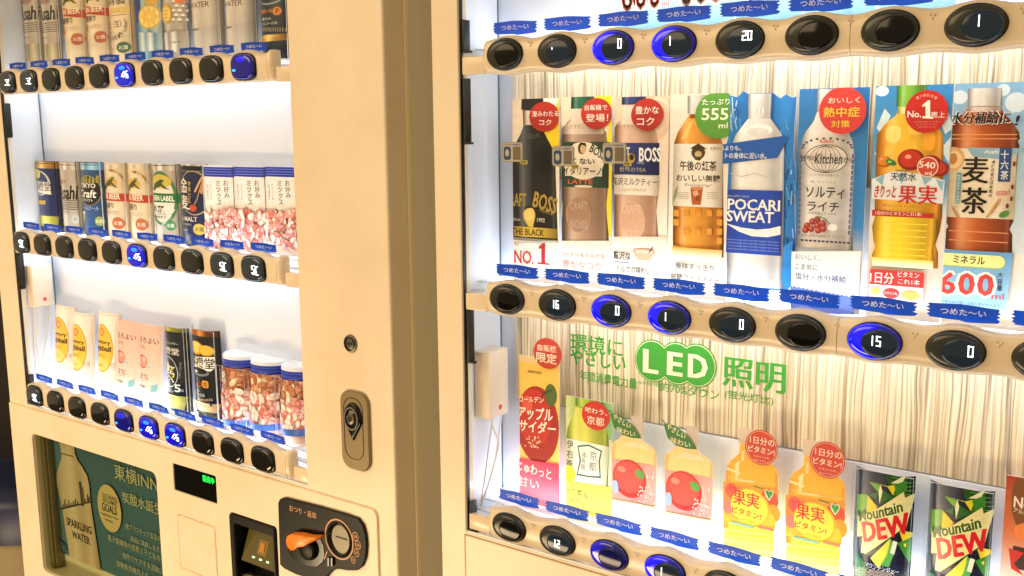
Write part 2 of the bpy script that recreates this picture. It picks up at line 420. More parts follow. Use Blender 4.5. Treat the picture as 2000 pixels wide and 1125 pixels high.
    def ell(s, part, cx, cy, w, h, color=None, grad=None, clip=True, n=32, rot=0., e=2.):
        x0, x1, z0, z1 = s.B(cx, cy, w, h); mx, mz = (x0+x1)/2, (z0+z1)/2
        pts = ellp(0, 0, (x1-x0)/2, (z1-z0)/2, n, e); c, q = math.cos(math.radians(rot)), math.sin(math.radians(rot))
        s._poly(part, [(mx+x*c-z*q, mz+x*q+z*c) for x, z in pts], color, clip, grad)
    def ring(s, part, cx, cy, w, h, k, color, inner, clip=True):
        s.ell(part, cx, cy, w, h, color, clip=clip); s.ell(part, cx, cy, w*k, h*k, inner, clip=clip)
    def line(s, part, pts, wpx, color, clip=True):
        q = [Vector(s.W(*p)) for p in pts]; x = s.B(pts[0][0], pts[0][1], wpx, wpx); hw = (x[3]-x[2])/2
        for a, b in zip(q, q[1:]):
            d = (b-a)
            if d.length < 1e-7: continue
            d.normalize(); n = Vector((-d.y, d.x))*hw; a2 = a-d*hw*.3; b2 = b+d*hw*.3
            s._poly(part, [tuple(a2-n), tuple(b2-n), tuple(b2+n), tuple(a2+n)], color, clip)
    def sil(s, part, cx0, cx1, prof, color=None, grad=None, clip=True):
        """symmetric outline (a printed bottle): prof = [(picture y, half width)], axis from cx0 (top) to cx1 (bottom)"""
        y0, y1 = prof[0][0], prof[-1][0]; lft, rgt = [], []
        for y, hw in prof:
            cx = cx0+(cx1-cx0)*(y-y0)/max(1e-6, y1-y0); _, z = s.W(cx, y)
            lft.append((s.W(cx-hw, y)[0], z)); rgt.append((s.W(cx+hw, y)[0], z))
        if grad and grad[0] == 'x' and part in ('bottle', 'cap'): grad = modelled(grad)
        s._poly(part, lft+rgt[::-1], color, clip, grad)
    def text(s, part, t, cx, cy, w, h, color, bold=.012, rot=0., shear=0., clip=True):
        x0, x1, z0, z1 = s.B(cx, cy, w, h)
        bb, sh = strokes(t, bold, z1-z0)
        for d in sh:
            b = bmesh.new(); put_text(b, t, (x0+x1)/2+d, (z0+z1)/2, x1-x0, z1-z0, 0, 0, bb, rot, shear, True); s.add(part, b, color, clip)
    def vtext(s, part, t, x0, y0, x1, y1, w, color, bold=.01, clip=True):
        n = len(t); h = (y1-y0)/n*.86
        for k, c in enumerate(t):
            f = (k+.5)/n; s.text(part, c, x0+(x1-x0)*f, y0+(y1-y0)*f, w if c not in 'ー|' else w*.25, h, color, bold, clip=clip)
    def arc(s, part, t, cx, cy, rx, ry, a0, a1, w, h, color, bold=.02, clip=True):
        n = len(t)
        for k, c in enumerate(t):
            if c == ' ': continue
            a = math.radians(a0+(a1-a0)*(k+.5)/n)
            s.text(part, c, cx+rx*math.sin(a), cy-ry*math.cos(a), w, h, color, bold, rot=-math.degrees(a)*.8, clip=clip)
    def dots(s, part, x0, y0, x1, y1, n, w, color):
        for k in range(n): s.rect(part, x0+(x1-x0)*k/(n-1), y0+(y1-y0)*k/(n-1), w, w, color)
    def nuts(s, part, n, x0, x1, y0, y1, palette, seed, sz):
        R = random.Random(seed); s.step = .3
        for k in range(n):
            cx, cy = R.uniform(x0, x1), R.uniform(y0, y1); a = R.uniform(0, 180); l = sz*R.uniform(.8, 1.25); c = R.choice(palette)
            X0, X1, Z0, Z1 = s.B(cx, cy, l, l); mx, mz = (X0+X1)/2, (Z0+Z1)/2; L_ = (Z1-Z0)
            ca, sa = math.cos(math.radians(a)), math.sin(math.radians(a))
            def shp(f, dx=0, dz=0): return [(mx+dx+(x*ca-z*sa), mz+dz+(x*sa+z*ca)) for x, z in ellp(0, 0, L_*.62*f, L_*.34*f, 12)]
            s._poly(part, shp(1.08), c[0], True); s._poly(part, shp(.9, -L_*.02, L_*.03), c[1], True)
            if k % 2: s._poly(part, shp(.4, -L_*.08, L_*.1), c[2], True)
    def done(s, sub=None, lean=0.):
        sub = sub or {}; made = {}
        order = sorted(s.parts, key=lambda k: k in sub)
        for n in order:
            bm = s.parts[n]['bm']
            bmesh.ops.translate(bm, verts=bm.verts[:], vec=(-s.cx, 0, -s.z0))
            me = bpy.data.meshes.new(n); bm.to_mesh(me); bm.free()
            par = made[sub[n]] if n in sub else s.root
            made[n] = link(n, me, par, [M[s.matn]])
        if lean:      # leaning back: foot forward, turned about mid height
            s.root.rotation_euler.x = -math.radians(lean); s.root.location.y -= math.sin(math.radians(lean))*(s.z1-s.z0)/2
        return s.root

Z1 = (0, 0, .30227); Z2 = (0, 300, .30227); Z3 = (0, 560, .3199)
PXL = .065
ROWL = (.0046, -.257, -.520); ROWR = (0., -.259, -.5195); XL0 = -1.0006
def dup(root, dx, label, dz=0.):
    c = copy_tree(root); c.location = root.location+Vector((dx, 0, dz)); c['label'] = label; return c

# =============== right machine, middle row of eight bottle cards (picture pixels)
def RC(i, label, top, Y=.045, x0=None, x1=None, **k):
    a = x0 if x0 is not None else i*.0655-.0275; b = x1 if x1 is not None else a+.0618
    c = Card('bottle_card', label, 'drink card', a, b, -.2475, top, Y=Y, group='flat bottle cards in the middle row of the right machine', **k)
    return c
G_TAN = 'EBD3B4'
def badge(c, cx, cy, d, lines, col='B5281C', tc='FBE9DA', hr=1.0, clip=True):
    c.ell('badge', cx, cy, d, d*hr, col, clip=clip)
    for t, x, y, w, h in lines: c.text('badge_lettering', t, x, y, w, h, tc, .02, clip=clip)

c = RC(0, 'card of a black coffee bottle with gold crest, NO.1 in red below it', -.0445, gradz=('z', [(0, 'FFFFFF'), (.3, 'FCF6EC'), (1, 'EBD5B8')]))
c.poly('backdrop', [(1092, 188), (1092, 330), (1072, 300), (1060, 262), (1085, 215)], 'F2D21E')
c.poly('backdrop', [(1058, 188), (1092, 188), (1086, 208), (1066, 210)], 'F5EEE0')
blk = ('x', [(0, '26282A'), (.12, '0E0F10'), (.3, '3C4044'), (.42, '111213'), (.8, '0C0D0D'), (1, '2C3030')])
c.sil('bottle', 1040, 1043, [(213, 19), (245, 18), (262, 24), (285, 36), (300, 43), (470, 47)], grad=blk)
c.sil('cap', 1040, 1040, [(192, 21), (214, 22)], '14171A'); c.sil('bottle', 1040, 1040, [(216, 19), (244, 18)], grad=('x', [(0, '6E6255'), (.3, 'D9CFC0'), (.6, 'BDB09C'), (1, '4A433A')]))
c.text('bottle', '1(@)5', 1036, 266, 34, 11, '5A5E5C', 0)
c.text('label', 'CRAFT', 1008, 390, 40, 26, 'B39A43', .02); c.text('label', 'BOSS', 1065, 396, 46, 32, 'B39A43', .03, rot=-14)
c.ell('label', 1034, 420, 24, 34, 'C9B04F'); c.ell('label', 1034, 419, 20, 28, 'E5CF7A'); c.poly('label', [(1024, 413), (1028, 402), (1042, 402), (1045, 412), (1040, 406), (1030, 407)], '1B1B16'); c.poly('label', [(1026, 432), (1045, 428), (1041, 444), (1032, 442)], 'D5BD5C')
c.text('label', 'PEACE', 1068, 413, 26, 8, '9C8A46', .01, rot=-12); c.text('label', '1992', 1057, 430, 15, 8, 'D8D3BE', .01); c.text('label', 'Since', 1010, 428, 14, 6, 'C8C0A0', .01)
c.sil('band', 1043, 1043, [(444, 46), (463, 46)], grad=('x', [(0, '8E7427'), (.3, 'D7B94C'), (.7, 'B89A38'), (1, '7A6422')])); c.text('band', 'THE BLACK', 1032, 453, 62, 13, '1B170B', .03)
c.sil('label', 1043, 1043, [(466, 46), (471, 46)], '8B8B84')
c.poly('label', [(995, 471), (1095, 471), (1095, 475), (995, 475)], 'D6D4CE')
c.text('lettering', '売上', 1010, 477, 9, 6, '44403C', 0); c.text('lettering', 'NO.', 1024, 502, 38, 26, 'C4303A', .012); c.poly('lettering', [(1053, 482), (1061, 475), (1065, 475), (1065, 515), (1058, 515), (1058, 484), (1053, 487)], 'C4303A'); c.rect('lettering', 1062, 515, 24, 2.6, 'C4303A')
badge(c, 1064, 228, 59, [('澄みわたる', 1066, 222, 52, 11), ('コク', 1066, 239, 24, 11)])
c.done({'badge_lettering': 'badge'})

c = RC(1, 'card of a milk coffee bottle with dark green cap and cream oval label', -.044, gradz=('z', [(0, 'FFFFFF'), (.35, 'FBF4E2'), (1, 'EDD9BB')]))
c.poly('backdrop', [(1160, 183), (1200, 183), (1200, 470), (1178, 450), (1176, 300), (1190, 250)], 'F3E02C'); c.poly('backdrop', [(1086, 250), (1096, 290), (1094, 420), (1086, 430)], 'F3E02C')
brn = ('x', [(0, '5A4434'), (.12, '8A6C58'), (.3, 'C09F88'), (.6, 'A98974'), (.85, '96765F'), (1, '5E4636')])
c.sil('bottle', 1138, 1143, [(212, 20), (228, 20), (240, 32), (258, 45), (280, 47), (345, 47), (370, 46), (400, 43), (425, 44), (450, 46), (478, 47)], grad=brn)
c.sil('bottle', 1138, 1139, [(212, 20), (236, 24), (248, 40), (262, 46)], grad=('x', [(0, 'A88F76'), (.35, 'EAD8C4'), (1, 'B89F88')]))
c.text('bottle', '1992', 1128, 247, 26, 9, 'B59C86', 0)
c.sil('cap', 1138, 1138, [(184, 22), (212, 23)], grad=('x', [(0, '0C3A28'), (.4, '1D6B4A'), (1, '0A3A26')]))
c.sil('label', 1143, 1143, [(277, 47), (366, 46)], grad=('x', [(0, '1B3A2A'), (.5, '2A5140'), (1, '142E20')]))
c.ell('label', 1140, 314, 80, 74, 'F2E7D2'); c.rect('label', 1140, 331, 72, 26, 'F2E7D2')
c.text('label_lettering', 'T', 1117, 291, 9, 19, '232A20', .04, rot=20); c.text('label_lettering', 'BOSS', 1168, 297, 32, 17, '1F3A2A', .04, rot=-28)
c.ell('emblem', 1137, 290, 16, 22, '3A2B20'); c.ell('emblem', 1139, 291, 11, 17, 'D9B68A'); c.poly('emblem', [(1130, 284), (1134, 278), (1144, 279), (1146, 286), (1138, 283)], '241A12')
c.text('label_lettering', 'くない', 1140, 315, 44, 13, '262019', .02); c.text('label_lettering', 'イタリアーノ', 1138, 334, 74, 16, '262019', .02)
c.text('label_lettering', 'LATTE', 1134, 355, 48, 9, 'E0603A', .03); c.ell('label', 1140, 364, 36, 5, 'E8DCC4')
c.ring('bottle', 1131, 420, 50, 70, .93, 'B49881', 'A3836E'); c.text('bottle', 'CRAFT', 1131, 402, 34, 16, 'BDA28C', .01); c.text('bottle', 'BOSS', 1131, 438, 34, 16, 'BDA28C', .01)
c.poly('backdrop', [(1080, 470), (1205, 470), (1205, 492), (1080, 492)], None, grad=('z', [(0, 'FFFFFF'), (1, 'E9DDD2')]))
c.text('lettering', 'コーヒーもミルクも', 1139, 499, 86, 11, 'E79A9A', .008); c.text('lettering', '豊かなコク', 1137, 518, 76, 15, 'E79A9A', .01)
badge(c, 1166, 222, 61, [('自販機で', 1165, 210, 44, 11), ('登場！', 1167, 230, 44, 16)], 'B82A20')
c.done({'badge_lettering': 'badge', 'label_lettering': 'label', 'emblem': 'label'})

c = RC(2, 'card of a milk tea bottle with navy cap and navy and white label', -.0455, gradz=('z', [(0, 'FFFFFF'), (.35, 'FBF0E4'), (1, 'E6C7A6')]))
c.ell('backdrop', 1285, 235, 56, 90, 'EBD6C0'); c.ell('backdrop', 1285, 235, 46, 78, 'DDBFA2')
tea = ('x', [(0, '8A6650'), (.12, 'C49A80'), (.35, 'E2BEA4'), (.7, 'D0A68C'), (.9, 'BC9076'), (1, '8A664E')])
c.sil('bottle', 1238, 1242, [(205, 21), (226, 20), (240, 32), (258, 44), (280, 46), (380, 45), (410, 41), (440, 43), (475, 45)], grad=tea)
c.sil('bottle', 1238, 1238, [(206, 20), (230, 22), (243, 36)], grad=('x', [(0, 'B89C84'), (.4, 'F0E2D2'), (1, 'C2A690')]))
c.text('bottle', '1992', 1232, 247, 26, 9, 'B89880', 0)
c.sil('cap', 1238, 1238, [(186, 23), (204, 24)], grad=('x', [(0, '141E4A'), (.4, '2A3A7C'), (1, '121A44')]))
c.sil('label', 1242, 1242, [(279, 46), (341, 46)], grad=('x', [(0, '131D48'), (.4, '26367A'), (1, '10183E')]))
c.text('label_lettering', 'CRAFT', 1214, 298, 32, 22, 'E6E8EC', .04); c.text('label_lettering', 'BOSS', 1270, 302, 43, 28, 'F0F0F0', .04); c.text('label_lettering', '1992', 1252, 318, 13, 5, 'C8CCD8', .01)
c.ell('emblem', 1233, 309, 15, 20, 'B99B4A'); c.ell('emblem', 1234, 307, 9, 12, '2A2416'); c.text('label_lettering', '世界のTEA', 1236, 331, 52, 10, 'B0A894', .01)
c.sil('label', 1242, 1242, [(342, 46), (381, 45)], grad=('x', [(0, 'C4B8A8'), (.3, 'F8F2E8'), (.8, 'F0E8DC'), (1, 'B8AA98')]))
c.text('label_lettering', '贅沢ミルクティー', 1240, 355, 88, 15, '2A2C40', .02); c.text('label_lettering', 'royal blend', 1236, 371, 50, 8, 'C3A25A', 0, shear=.3)
c.ring('bottle', 1236, 430, 50, 76, .94, 'E0BEA6', 'D6AE94'); c.text('bottle', 'CRAFT', 1233, 408, 36, 15, 'E4C6B0', .01); c.text('bottle', 'BOSS', 1233, 456, 34, 15, 'E4C6B0', .01)
c.poly('backdrop', [(1185, 462), (1310, 462), (1310, 484), (1185, 484)], None, grad=('z', [(0, 'FFFFFF'), (1, 'EAD6C8')]))
c.text('lettering', '贅沢な', 1215, 499, 34, 16, '3C3A44', .012); c.rect('lettering', 1216, 512, 30, 1.5, '4A68B0')
c.ell('teacup', 1258, 492, 42, 13, 'E2B090'); c.ell('teacup', 1258, 492, 35, 9, 'F6E6DA'); c.poly('teacup', [(1238, 495), (1279, 495), (1270, 508), (1246, 508)], 'EBC6A8'); c.line('teacup', [(1276, 482), (1268, 494)], 2, '2A1F1A')
c.text('lettering', 'ミルクの味わい', 1238, 527, 68, 14, '4A4850', .008); c.rect('lettering', 1252, 541, 40, 1, '8A94B8')
badge(c, 1265, 224, 63, [('豊かな', 1265, 215, 46, 15), ('コク', 1262, 237, 34, 16)], 'B02A20')
c.done({'badge_lettering': 'badge', 'label_lettering': 'label', 'emblem': 'label'})

c = RC(3, 'card of an amber tea bottle with large green 555 ml disc', -.0445, x0=.1667, x1=.2305, gradz=('z', [(0, 'FFFFFF'), (.35, 'F8F3EA'), (1, 'E9DCC8')]))
amb = ('x', [(0, '7A3E0C'), (.12, 'C87A1E'), (.3, 'EBA43A'), (.6, 'E09A34'), (.88, 'C4781E'), (1, '74390A')])
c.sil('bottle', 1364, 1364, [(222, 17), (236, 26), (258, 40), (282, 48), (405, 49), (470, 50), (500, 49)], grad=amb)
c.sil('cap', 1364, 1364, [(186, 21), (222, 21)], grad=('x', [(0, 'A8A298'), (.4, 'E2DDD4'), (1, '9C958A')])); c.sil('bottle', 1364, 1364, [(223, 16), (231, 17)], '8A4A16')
c.poly('bottle', [(1330, 272), (1346, 240), (1354, 236), (1342, 270)], 'F6C870')
c.sil('label', 1364, 1362, [(281, 48), (404, 49)], grad=('x', [(0, 'B9B0A0'), (.2, 'F4EEE2'), (.75, 'F2ECE0'), (1, 'A89E8C')]))
c.ell('emblem', 1364, 298, 27, 26, '4A3A1E'); c.ell('emblem', 1364, 301, 14, 12, 'C8AE7A'); c.poly('emblem', [(1348, 290), (1364, 280), (1381, 291), (1371, 292), (1357, 292)], '382A12'); c.poly('emblem', [(1354, 306), (1374, 306), (1367, 314), (1358, 312)], '4A3A1E')
c.text('label_lettering', 'KIRIN', 1398, 290, 20, 6, '8A7A66', .01)
c.text('label_lettering', '午後の紅茶', 1364, 324, 72, 20, '33271E', .016); c.text('label_lettering', 'おいしい無糖', 1364, 348, 86, 14, '33271E', .012); c.text('label_lettering', 'Enjoying!', 1364, 362, 52, 7, 'A09070', 0, shear=.4)
c.poly('iced_tea', [(1349, 368), (1373, 366), (1369, 400), (1352, 400)], 'B85A2A'); c.ell('iced_tea', 1361, 368, 24, 6, 'D88A5A'); c.poly('iced_tea', [(1353, 374), (1362, 371), (1365, 380), (1356, 384)], 'E6B090'); c.poly('iced_tea', [(1360, 384), (1367, 382), (1366, 392), (1359, 392)], '8E3C16')
c.poly('leaf', [(1314, 395), (1318, 372), (1325, 360), (1322, 384)], '8CA06A')
for k in range(4):
    c.rect('label_lettering', 1335, 376+k*4, 20, 1, 'B0A48E'); c.rect('label_lettering', 1392, 376+k*4, 22, 1, 'B0A48E')
R = random.Random(4)
for yy in (416, 434, 452, 470, 486):
    for xx in (1322, 1342, 1364, 1386, 1406):
        if R.random() < .5: c.rect('bottle', xx, yy, 11, 13, 'CF8A2A', r=.15); c.rect('bottle', xx+.4, yy+.4, 9.6, 11.6, 'E09A38', r=.15)
c.sil('bottle', 1363, 1363, [(485, 49), (500, 48)], None, grad=('z', [(0, 'FFF6E0'), (1, 'E8B040')]))
c.text('lettering', '後味すっきり', 1358, 521, 76, 13, '5A5852', .008); c.text('lettering', '無糖アイスティー', 1359, 544, 96, 14, '6A6862', .008)
c.ell('badge', 1405, 225, 92, 92, '5B9A38'); c.text('badge_lettering', 'たっぷり', 1400, 199, 54, 12, 'F2F6E4', .012); c.text('badge_lettering', '555', 1398, 223, 52, 23, 'F2F6E4', .03); c.text('badge_lettering', 'ml', 1414, 245, 18, 11, 'F2F6E4', .02)
c.done({'badge_lettering': 'badge', 'label_lettering': 'label', 'emblem': 'label', 'iced_tea': 'label', 'leaf': 'label'})

# die-cut sports drink card
ol = [P(x, y, .043) for x, y in [(1420, 560), (1420, 380), (1424, 300), (1418, 285), (1430, 240), (1424, 186), (1440, 190), (1452, 178), (1462, 183), (1510, 181), (1524, 192), (1536, 184), (1548, 191), (1556, 188), (1552, 240), (1550, 300), (1556, 345), (1551, 380), (1554, 480), (1544, 560), (1536, 569)]]
c = Card('bottle_card', 'die-cut card of a white-capped sports drink bottle with blue label and blue water splash', 'drink card', .2275, .2965, -.2475, -.040, Y=.043, group='flat bottle cards in the middle row of the right machine', base='1E7ED0',
         outline=[(p.x, p.z) for p in ol], gradz=('x', [(0, '2A86D4'), (.55, '1268C0'), (.8, '2F8FE0'), (1, '1A70CC')]))
c.box = (.2255, .2985, -.2475, -.035)
R = random.Random(8)
for k in range(46):
    x = R.uniform(1520, 1552) if k % 3 else R.uniform(1424, 1456); y = R.uniform(190, 470) if k % 3 else R.uniform(190, 270)
    c.line('splash', [(x, y), (x+R.uniform(-6, 6), y+R.uniform(8, 30))], R.uniform(1.2, 3.2), R.choice(['7FC0F0', '0E55AE', '4AA2E6', 'B8DEF8', '0A4A9E']))
wht = ('x', [(0, 'BFC6CC'), (.2, 'F0F0EE'), (.6, 'FAFAF8'), (.9, 'D2D8DC'), (1, 'AEB8C2')])
c.sil('bottle', 1484, 1475, [(232, 22), (245, 32), (262, 44), (276, 50), (370, 52), (560, 55)], grad=wht)
c.ell('bottle', 1482, 254, 56, 24, 'FFFFFF'); c.ell('bottle', 1482, 258, 44, 18, 'E4E8EA')
c.sil('cap', 1486, 1484, [(183, 24), (232, 22)], grad=('x', [(0, 'B8BEC4'), (.35, 'F4F4F2'), (.8, 'DADDE0'), (1, 'A8B0B8')]))
for k in range(3): c.rect('cap', 1478+7*k, 216, 2.2, 11, 'F6F6F6'); c.rect('cap', 1480+7*k, 216, 1.2, 11, 'AEB4BA')
c.line('bottle', [(1428, 338), (1450, 345), (1475, 338), (1500, 346), (1522, 342)], 1.6, 'C4CAD0')
c.poly('banner', [(1404, 283), (1534, 265), (1542, 268), (1520, 308), (1406, 321)], '1B5CB4'); c.text('banner_lettering', '水よりも、', 1428, 289, 42, 10, 'E8F0F8', .012); c.text('banner_lettering', 'ヒトの身体に近い水。', 1453, 304, 92, 12, 'E8F0F8', .014)
c.sil('label', 1477, 1473, [(371, 53), (496, 54)], grad=('x', [(0, '1238A0'), (.3, '1B4CC4'), (.8, '1648BC'), (1, '0E3494')]))
c.text('label_lettering', 'POCARI', 1474, 400, 102, 22, 'F6F8FA', .035); c.text('label_lettering', 'SWEAT', 1467, 423, 92, 22, 'F6F8FA', .035); c.text('label_lettering', 'ION SUPPLY DRINK', 1444, 383, 44, 4, 'B8C8E8', 0)
c.poly('label_wave', [(1420, 436), (1450, 444), (1480, 448), (1505, 446), (1526, 441), (1526, 458), (1500, 463), (1470, 461), (1445, 452)], 'F4F7FA')
for k in range(4): c.text('label_lettering', 'ionic beverage that smoothly supplies lost water', 1473, 470+k*6, 100, 3.6, 'A6BCE6', 0)
c.poly('splash', [(1532, 480), (1550, 470), (1546, 560), (1534, 565), (1528, 545)], '2A8CE4')
c.done({'label_lettering': 'label', 'banner_lettering': 'banner', 'label_wave': 'label'})

c = RC(5, 'card of a grey litchi drink bottle with striped globe emblem and pink-red disc', -.043, x0=.298, x1=.3615)
c.full = None
c.poly('backdrop', [(1555, 165), (1705, 165), (1705, 490), (1555, 490)], None, grad=('z', [(0, 'DDEAF6'), (.12, '2F86CC'), (1, '2F7CC0')]))
lit = ('x', [(0, 'A8A8AC'), (.15, 'DEDCDC'), (.35, 'FBF8F4'), (.7, 'F0EEEC'), (.9, 'D0D0D4'), (1, '9AA0AA')])
c.sil('bottle', 1616, 1612, [(218, 20), (236, 26), (258, 42), (276, 50), (300, 54), (345, 54), (370, 52), (486, 54)], grad=lit)
c.sil('cap', 1616, 1615, [(174, 20), (218, 20)], grad=('x', [(0, 'B0B0B2'), (.4, 'EAE8E4'), (1, '9EA0A4')]))
c.text('emblem', 'KIRIN', 1615, 276, 26, 7, 'D04A3A', .02)
for a0 in range(0, 12):
    t = math.radians(-90+180*a0/11); c.rect('emblem', 1616+48*math.sin(t), 288-18*math.cos(t), 5, 3.6, '3C466A')
c.ell('emblem', 1614, 310, 84, 56, '33302E'); c.ell('emblem', 1614, 310, 81, 53, 'EDE6DC')
for k in (-.75, -.5, -.25, 0, .25, .5, .75):
    pts = [(1614+40*k*math.sqrt(max(0, 1-(j/6)**2)), 310+26*j/6) for j in range(-6, 7)]; c.line('emblem', pts, .9, '4A4644')
c.text('emblem', '世界の', 1581, 309, 30, 11, '2A2624', .02); c.text('emblem', 'Kitchen', 1621, 310, 54, 20, '2A2624', .01, shear=.12); c.text('emblem', 'から', 1660, 312, 20, 10, '2A2624', .02)
c.text('lettering', 'ソルティ', 1614, 376, 76, 22, '2C2B30', .025); c.text('lettering', 'ライチ', 1610, 403, 62, 19, '2C2B30', .025)
c.text('lettering', 'とどけ世界の知恵から', 1612, 342, 56, 5, '55504C', 0); c.text('lettering', '渇いたからだに', 1610, 355, 50, 6, '55504C', 0); c.text('lettering', '沖縄海塩ひとつまみ', 1608, 416, 56, 6, '55504C', 0)
for k in range(15): c.rect('rope_border', 1566-k*.1, 305+k*10.6, 3.6, 8, '55628C'); c.rect('rope_border', 1668-k*.5, 305+k*10.6, 3.6, 8, '55628C')
for k in range(12): c.rect('rope_border', 1570+k*8.2, 468+k*.5, 6, 3.6, '2C3860')
for x, y in ((1580, 440), (1590, 432), (1600, 428), (1588, 446), (1600, 440), (1611, 436), (1612, 446), (1602, 449), (1577, 448)):
    c.ell('litchi', x, y, 13, 13, '8E2C26'); c.ell('litchi', x-1, y-1, 9, 9, 'B8453A'); c.ell('litchi', x-2, y-2, 4, 4, 'DA8474')
c.line('litchi', [(1595, 428), (1606, 422), (1618, 428), (1634, 450)], 1.6, '3E7A3A'); c.ell('litchi', 1630, 443, 18, 14, 'F4F2F0')
c.text('lettering', '塩分・水分補給 ナトリウム', 1612, 460, 88, 5, '77727A', 0)
c.poly('lower_panel', [(1550, 490), (1705, 490), (1705, 600), (1550, 600)], 'FCFCFC')
c.text('lettering', 'おいしく、', 1582, 501, 50, 12, '6A7484', .008); c.text('lettering', 'こまめに', 1579, 520, 44, 12, '6A7484', .008); c.text('lettering', '塩分・水分補給', 1607, 541, 100, 14, '5A76A0', .012)
zz = [(1548, 612)]+[(1548+k*4.2, 555+k*.75+(3 if k % 2 else 0)) for k in range(31)]+[(1672, 612)]
c.poly('lower_panel', zz, '5E7AD4'); c.text('lettering', '500ml', 1594, 571, 28, 9, 'F4F6FA', .03)
badge(c, 1650, 216, 92, [('おいしく', 1653, 196, 62, 12)], 'D8403E', 'F8DCC0'); c.text('badge_lettering', '熱中症', 1648, 219, 70, 20, 'F2D84A', .03); c.text('badge_lettering', '対策', 1646, 242, 36, 14, 'F2D84A', .02)
c.done({'badge_lettering': 'badge'})

c = RC(6, 'card of an orange fruit drink bottle with red No.1 disc', -.0425, x0=.3665, x1=.4305)
c.poly('backdrop', [(1700, 160), (1870, 160), (1870, 420), (1700, 420)], None, grad=('z', [(0, 'E8F2FA'), (.25, '6CACD8'), (1, '2E86C8')]))
c.ell('backdrop', 1723, 178, 26, 20, 'EAF6FC'); c.ell('backdrop', 1723, 178, 12, 9, 'FFFFFF')
for p in ([(1712, 250), (1728, 212), (1740, 226), (1722, 262)], [(1835, 232), (1850, 208), (1862, 250), (1846, 262)], [(1838, 290), (1862, 262), (1858, 330)], [(1708, 300), (1726, 272), (1722, 320)]): c.poly('backdrop', p, 'D6EAF4')
org = ('x', [(0, 'C87A10'), (.12, 'ECA024'), (.35, 'FBC93A'), (.65, 'F8BC30'), (.9, 'E69A20'), (1, 'B86C0C')])
yel = ('x', [(0, 'D8A010'), (.15, 'F2C81E'), (.4, 'FBE02C'), (.7, 'F8D024'), (1, 'D09812')])
c.sil('bottle', 1779, 1772, [(206, 24), (225, 28), (240, 48), (262, 64), (290, 66), (330, 66), (420, 66), (450, 62), (475, 54), (490, 60), (520, 60)], grad=org)
c.sil('cap', 1781, 1781, [(166, 29), (208, 30)], grad=('x', [(0, '4C8A24'), (.35, '86C044'), (1, '3F7A1E')])); c.sil('bottle', 1779, 1779, [(209, 25), (222, 27)], grad=('x', [(0, 'B8C460'), (.4, 'E8EAB0'), (1, 'A8B450')]))
for x, y, w, h, q in ((1745, 262, 30, 34, 'FFE07A'), (1790, 250, 34, 26, 'FFD65A'), (1770, 290, 44, 26, 'FBC13A'), (1815, 275, 24, 40, 'F2A82C'), (1738, 300, 20, 24, 'FBCB55')): c.ell('fruit_pulp', x, y, w, h, q, e=2.6)
for x, y, d in ((1780, 312, 42), (1818, 320, 34), (1728, 316, 22), (1835, 330, 30)): c.ell('apple', x, y, d*1.25, d, '8E1A0E' if d > 22 else 'B85A18'); c.ell('apple', x-2, y-2, d*1.0, d*.8, 'C4301C' if d > 22 else 'E08A26'); c.ell('apple', x-6, y-6, d*.3, d*.2, 'F0A088')
c.ell('leaf', 1741, 317, 22, 11, '2F7A34', rot=-20); c.ell('leaf', 1738, 316, 8, 5, '9CCB6A')
c.poly('label', [(1703, 350), (1745, 334), (1790, 338), (1846, 352), (1842, 398), (1704, 388)], 'E8EFF2')
for p in ([(1710, 350), (1728, 340), (1724, 362)], [(1752, 340), (1768, 338), (1762, 360)], [(1800, 342), (1822, 348), (1806, 362)], [(1828, 350), (1844, 354), (1840, 374)]): c.poly('label', p, '8FBBD6')
c.text('lettering', '天然水', 1765, 345, 50, 17, '1F2C40', .025); c.text('lettering', 'SUNTORY', 1764, 333, 28, 4, '2A3A50', .02)
c.text('lettering', 'きりっと', 1730, 374, 42, 24, 'C6281E', .03, shear=.1); c.text('lettering', '果実', 1793, 380, 76, 37, 'C6281E', .045); c.text('lettering', '(オレンジ＆マンゴー)', 1760, 402, 72, 7, '9A5A3A', .005)
c.poly('ribbon', [(1704, 409), (1826, 418), (1821, 422), (1826, 427), (1704, 421)], 'C02A22'); c.text('ribbon_lettering', '1日分のビタミンこれ1本!', 1756, 417, 90, 8, 'FAE8D8', .02)
c.sil('bottle', 1770, 1762, [(424, 60), (445, 64), (470, 60), (486, 55), (500, 60), (522, 60)], grad=yel)
for k in range(6): c.sil('bottle', 1768-k, 1768-k, [(436+k*12, 44), (438+k*12, 44)], 'F8E04E')
c.sil('bottle', 1764, 1763, [(505, 60), (522, 60)], None, grad=('z', [(0, 'FFFDF0'), (1, 'F8DC50')]))
c.ring('volume_disc', 1813, 326, 42, 40, .9, 'F4D8C8', 'C8442C'); c.text('volume_disc', '540', 1812, 322, 32, 13, 'FAECE0', .02, rot=-4); c.text('volume_disc', 'ml', 1814, 338, 13, 7, 'FAECE0', .02)
badge(c, 1811, 218, 84, [('No.', 1787, 223, 27, 13), ('売上', 1833, 224, 28, 12)], 'C0231C', 'FBEDE0'); c.poly('badge_lettering', [(1803, 205), (1814, 196), (1818, 196), (1818, 228), (1824, 228), (1824, 232), (1803, 231), (1803, 227), (1809, 227), (1809, 207), (1803, 209)], 'FBEDE0'); c.arc('badge_lettering', '果汁飲料市場', 1811, 218, 32, 32, -40, 40, 6, 6, 'F2C8B0', 0)
for k in range(3): c.text('badge_lettering', '果汁飲料市場における売上', 1812, 238+k*5, 50-8*k, 3, 'E09080', 0)
c.rect('lower_box', 1752, 558, 108, 58, 'E8B0B0', r=.1); c.rect('lower_box', 1752, 558, 105, 56, 'FFFDFA', r=.1); c.rect('lower_box', 1753, 543, 106, 30, 'DB3A3A', r=.08)
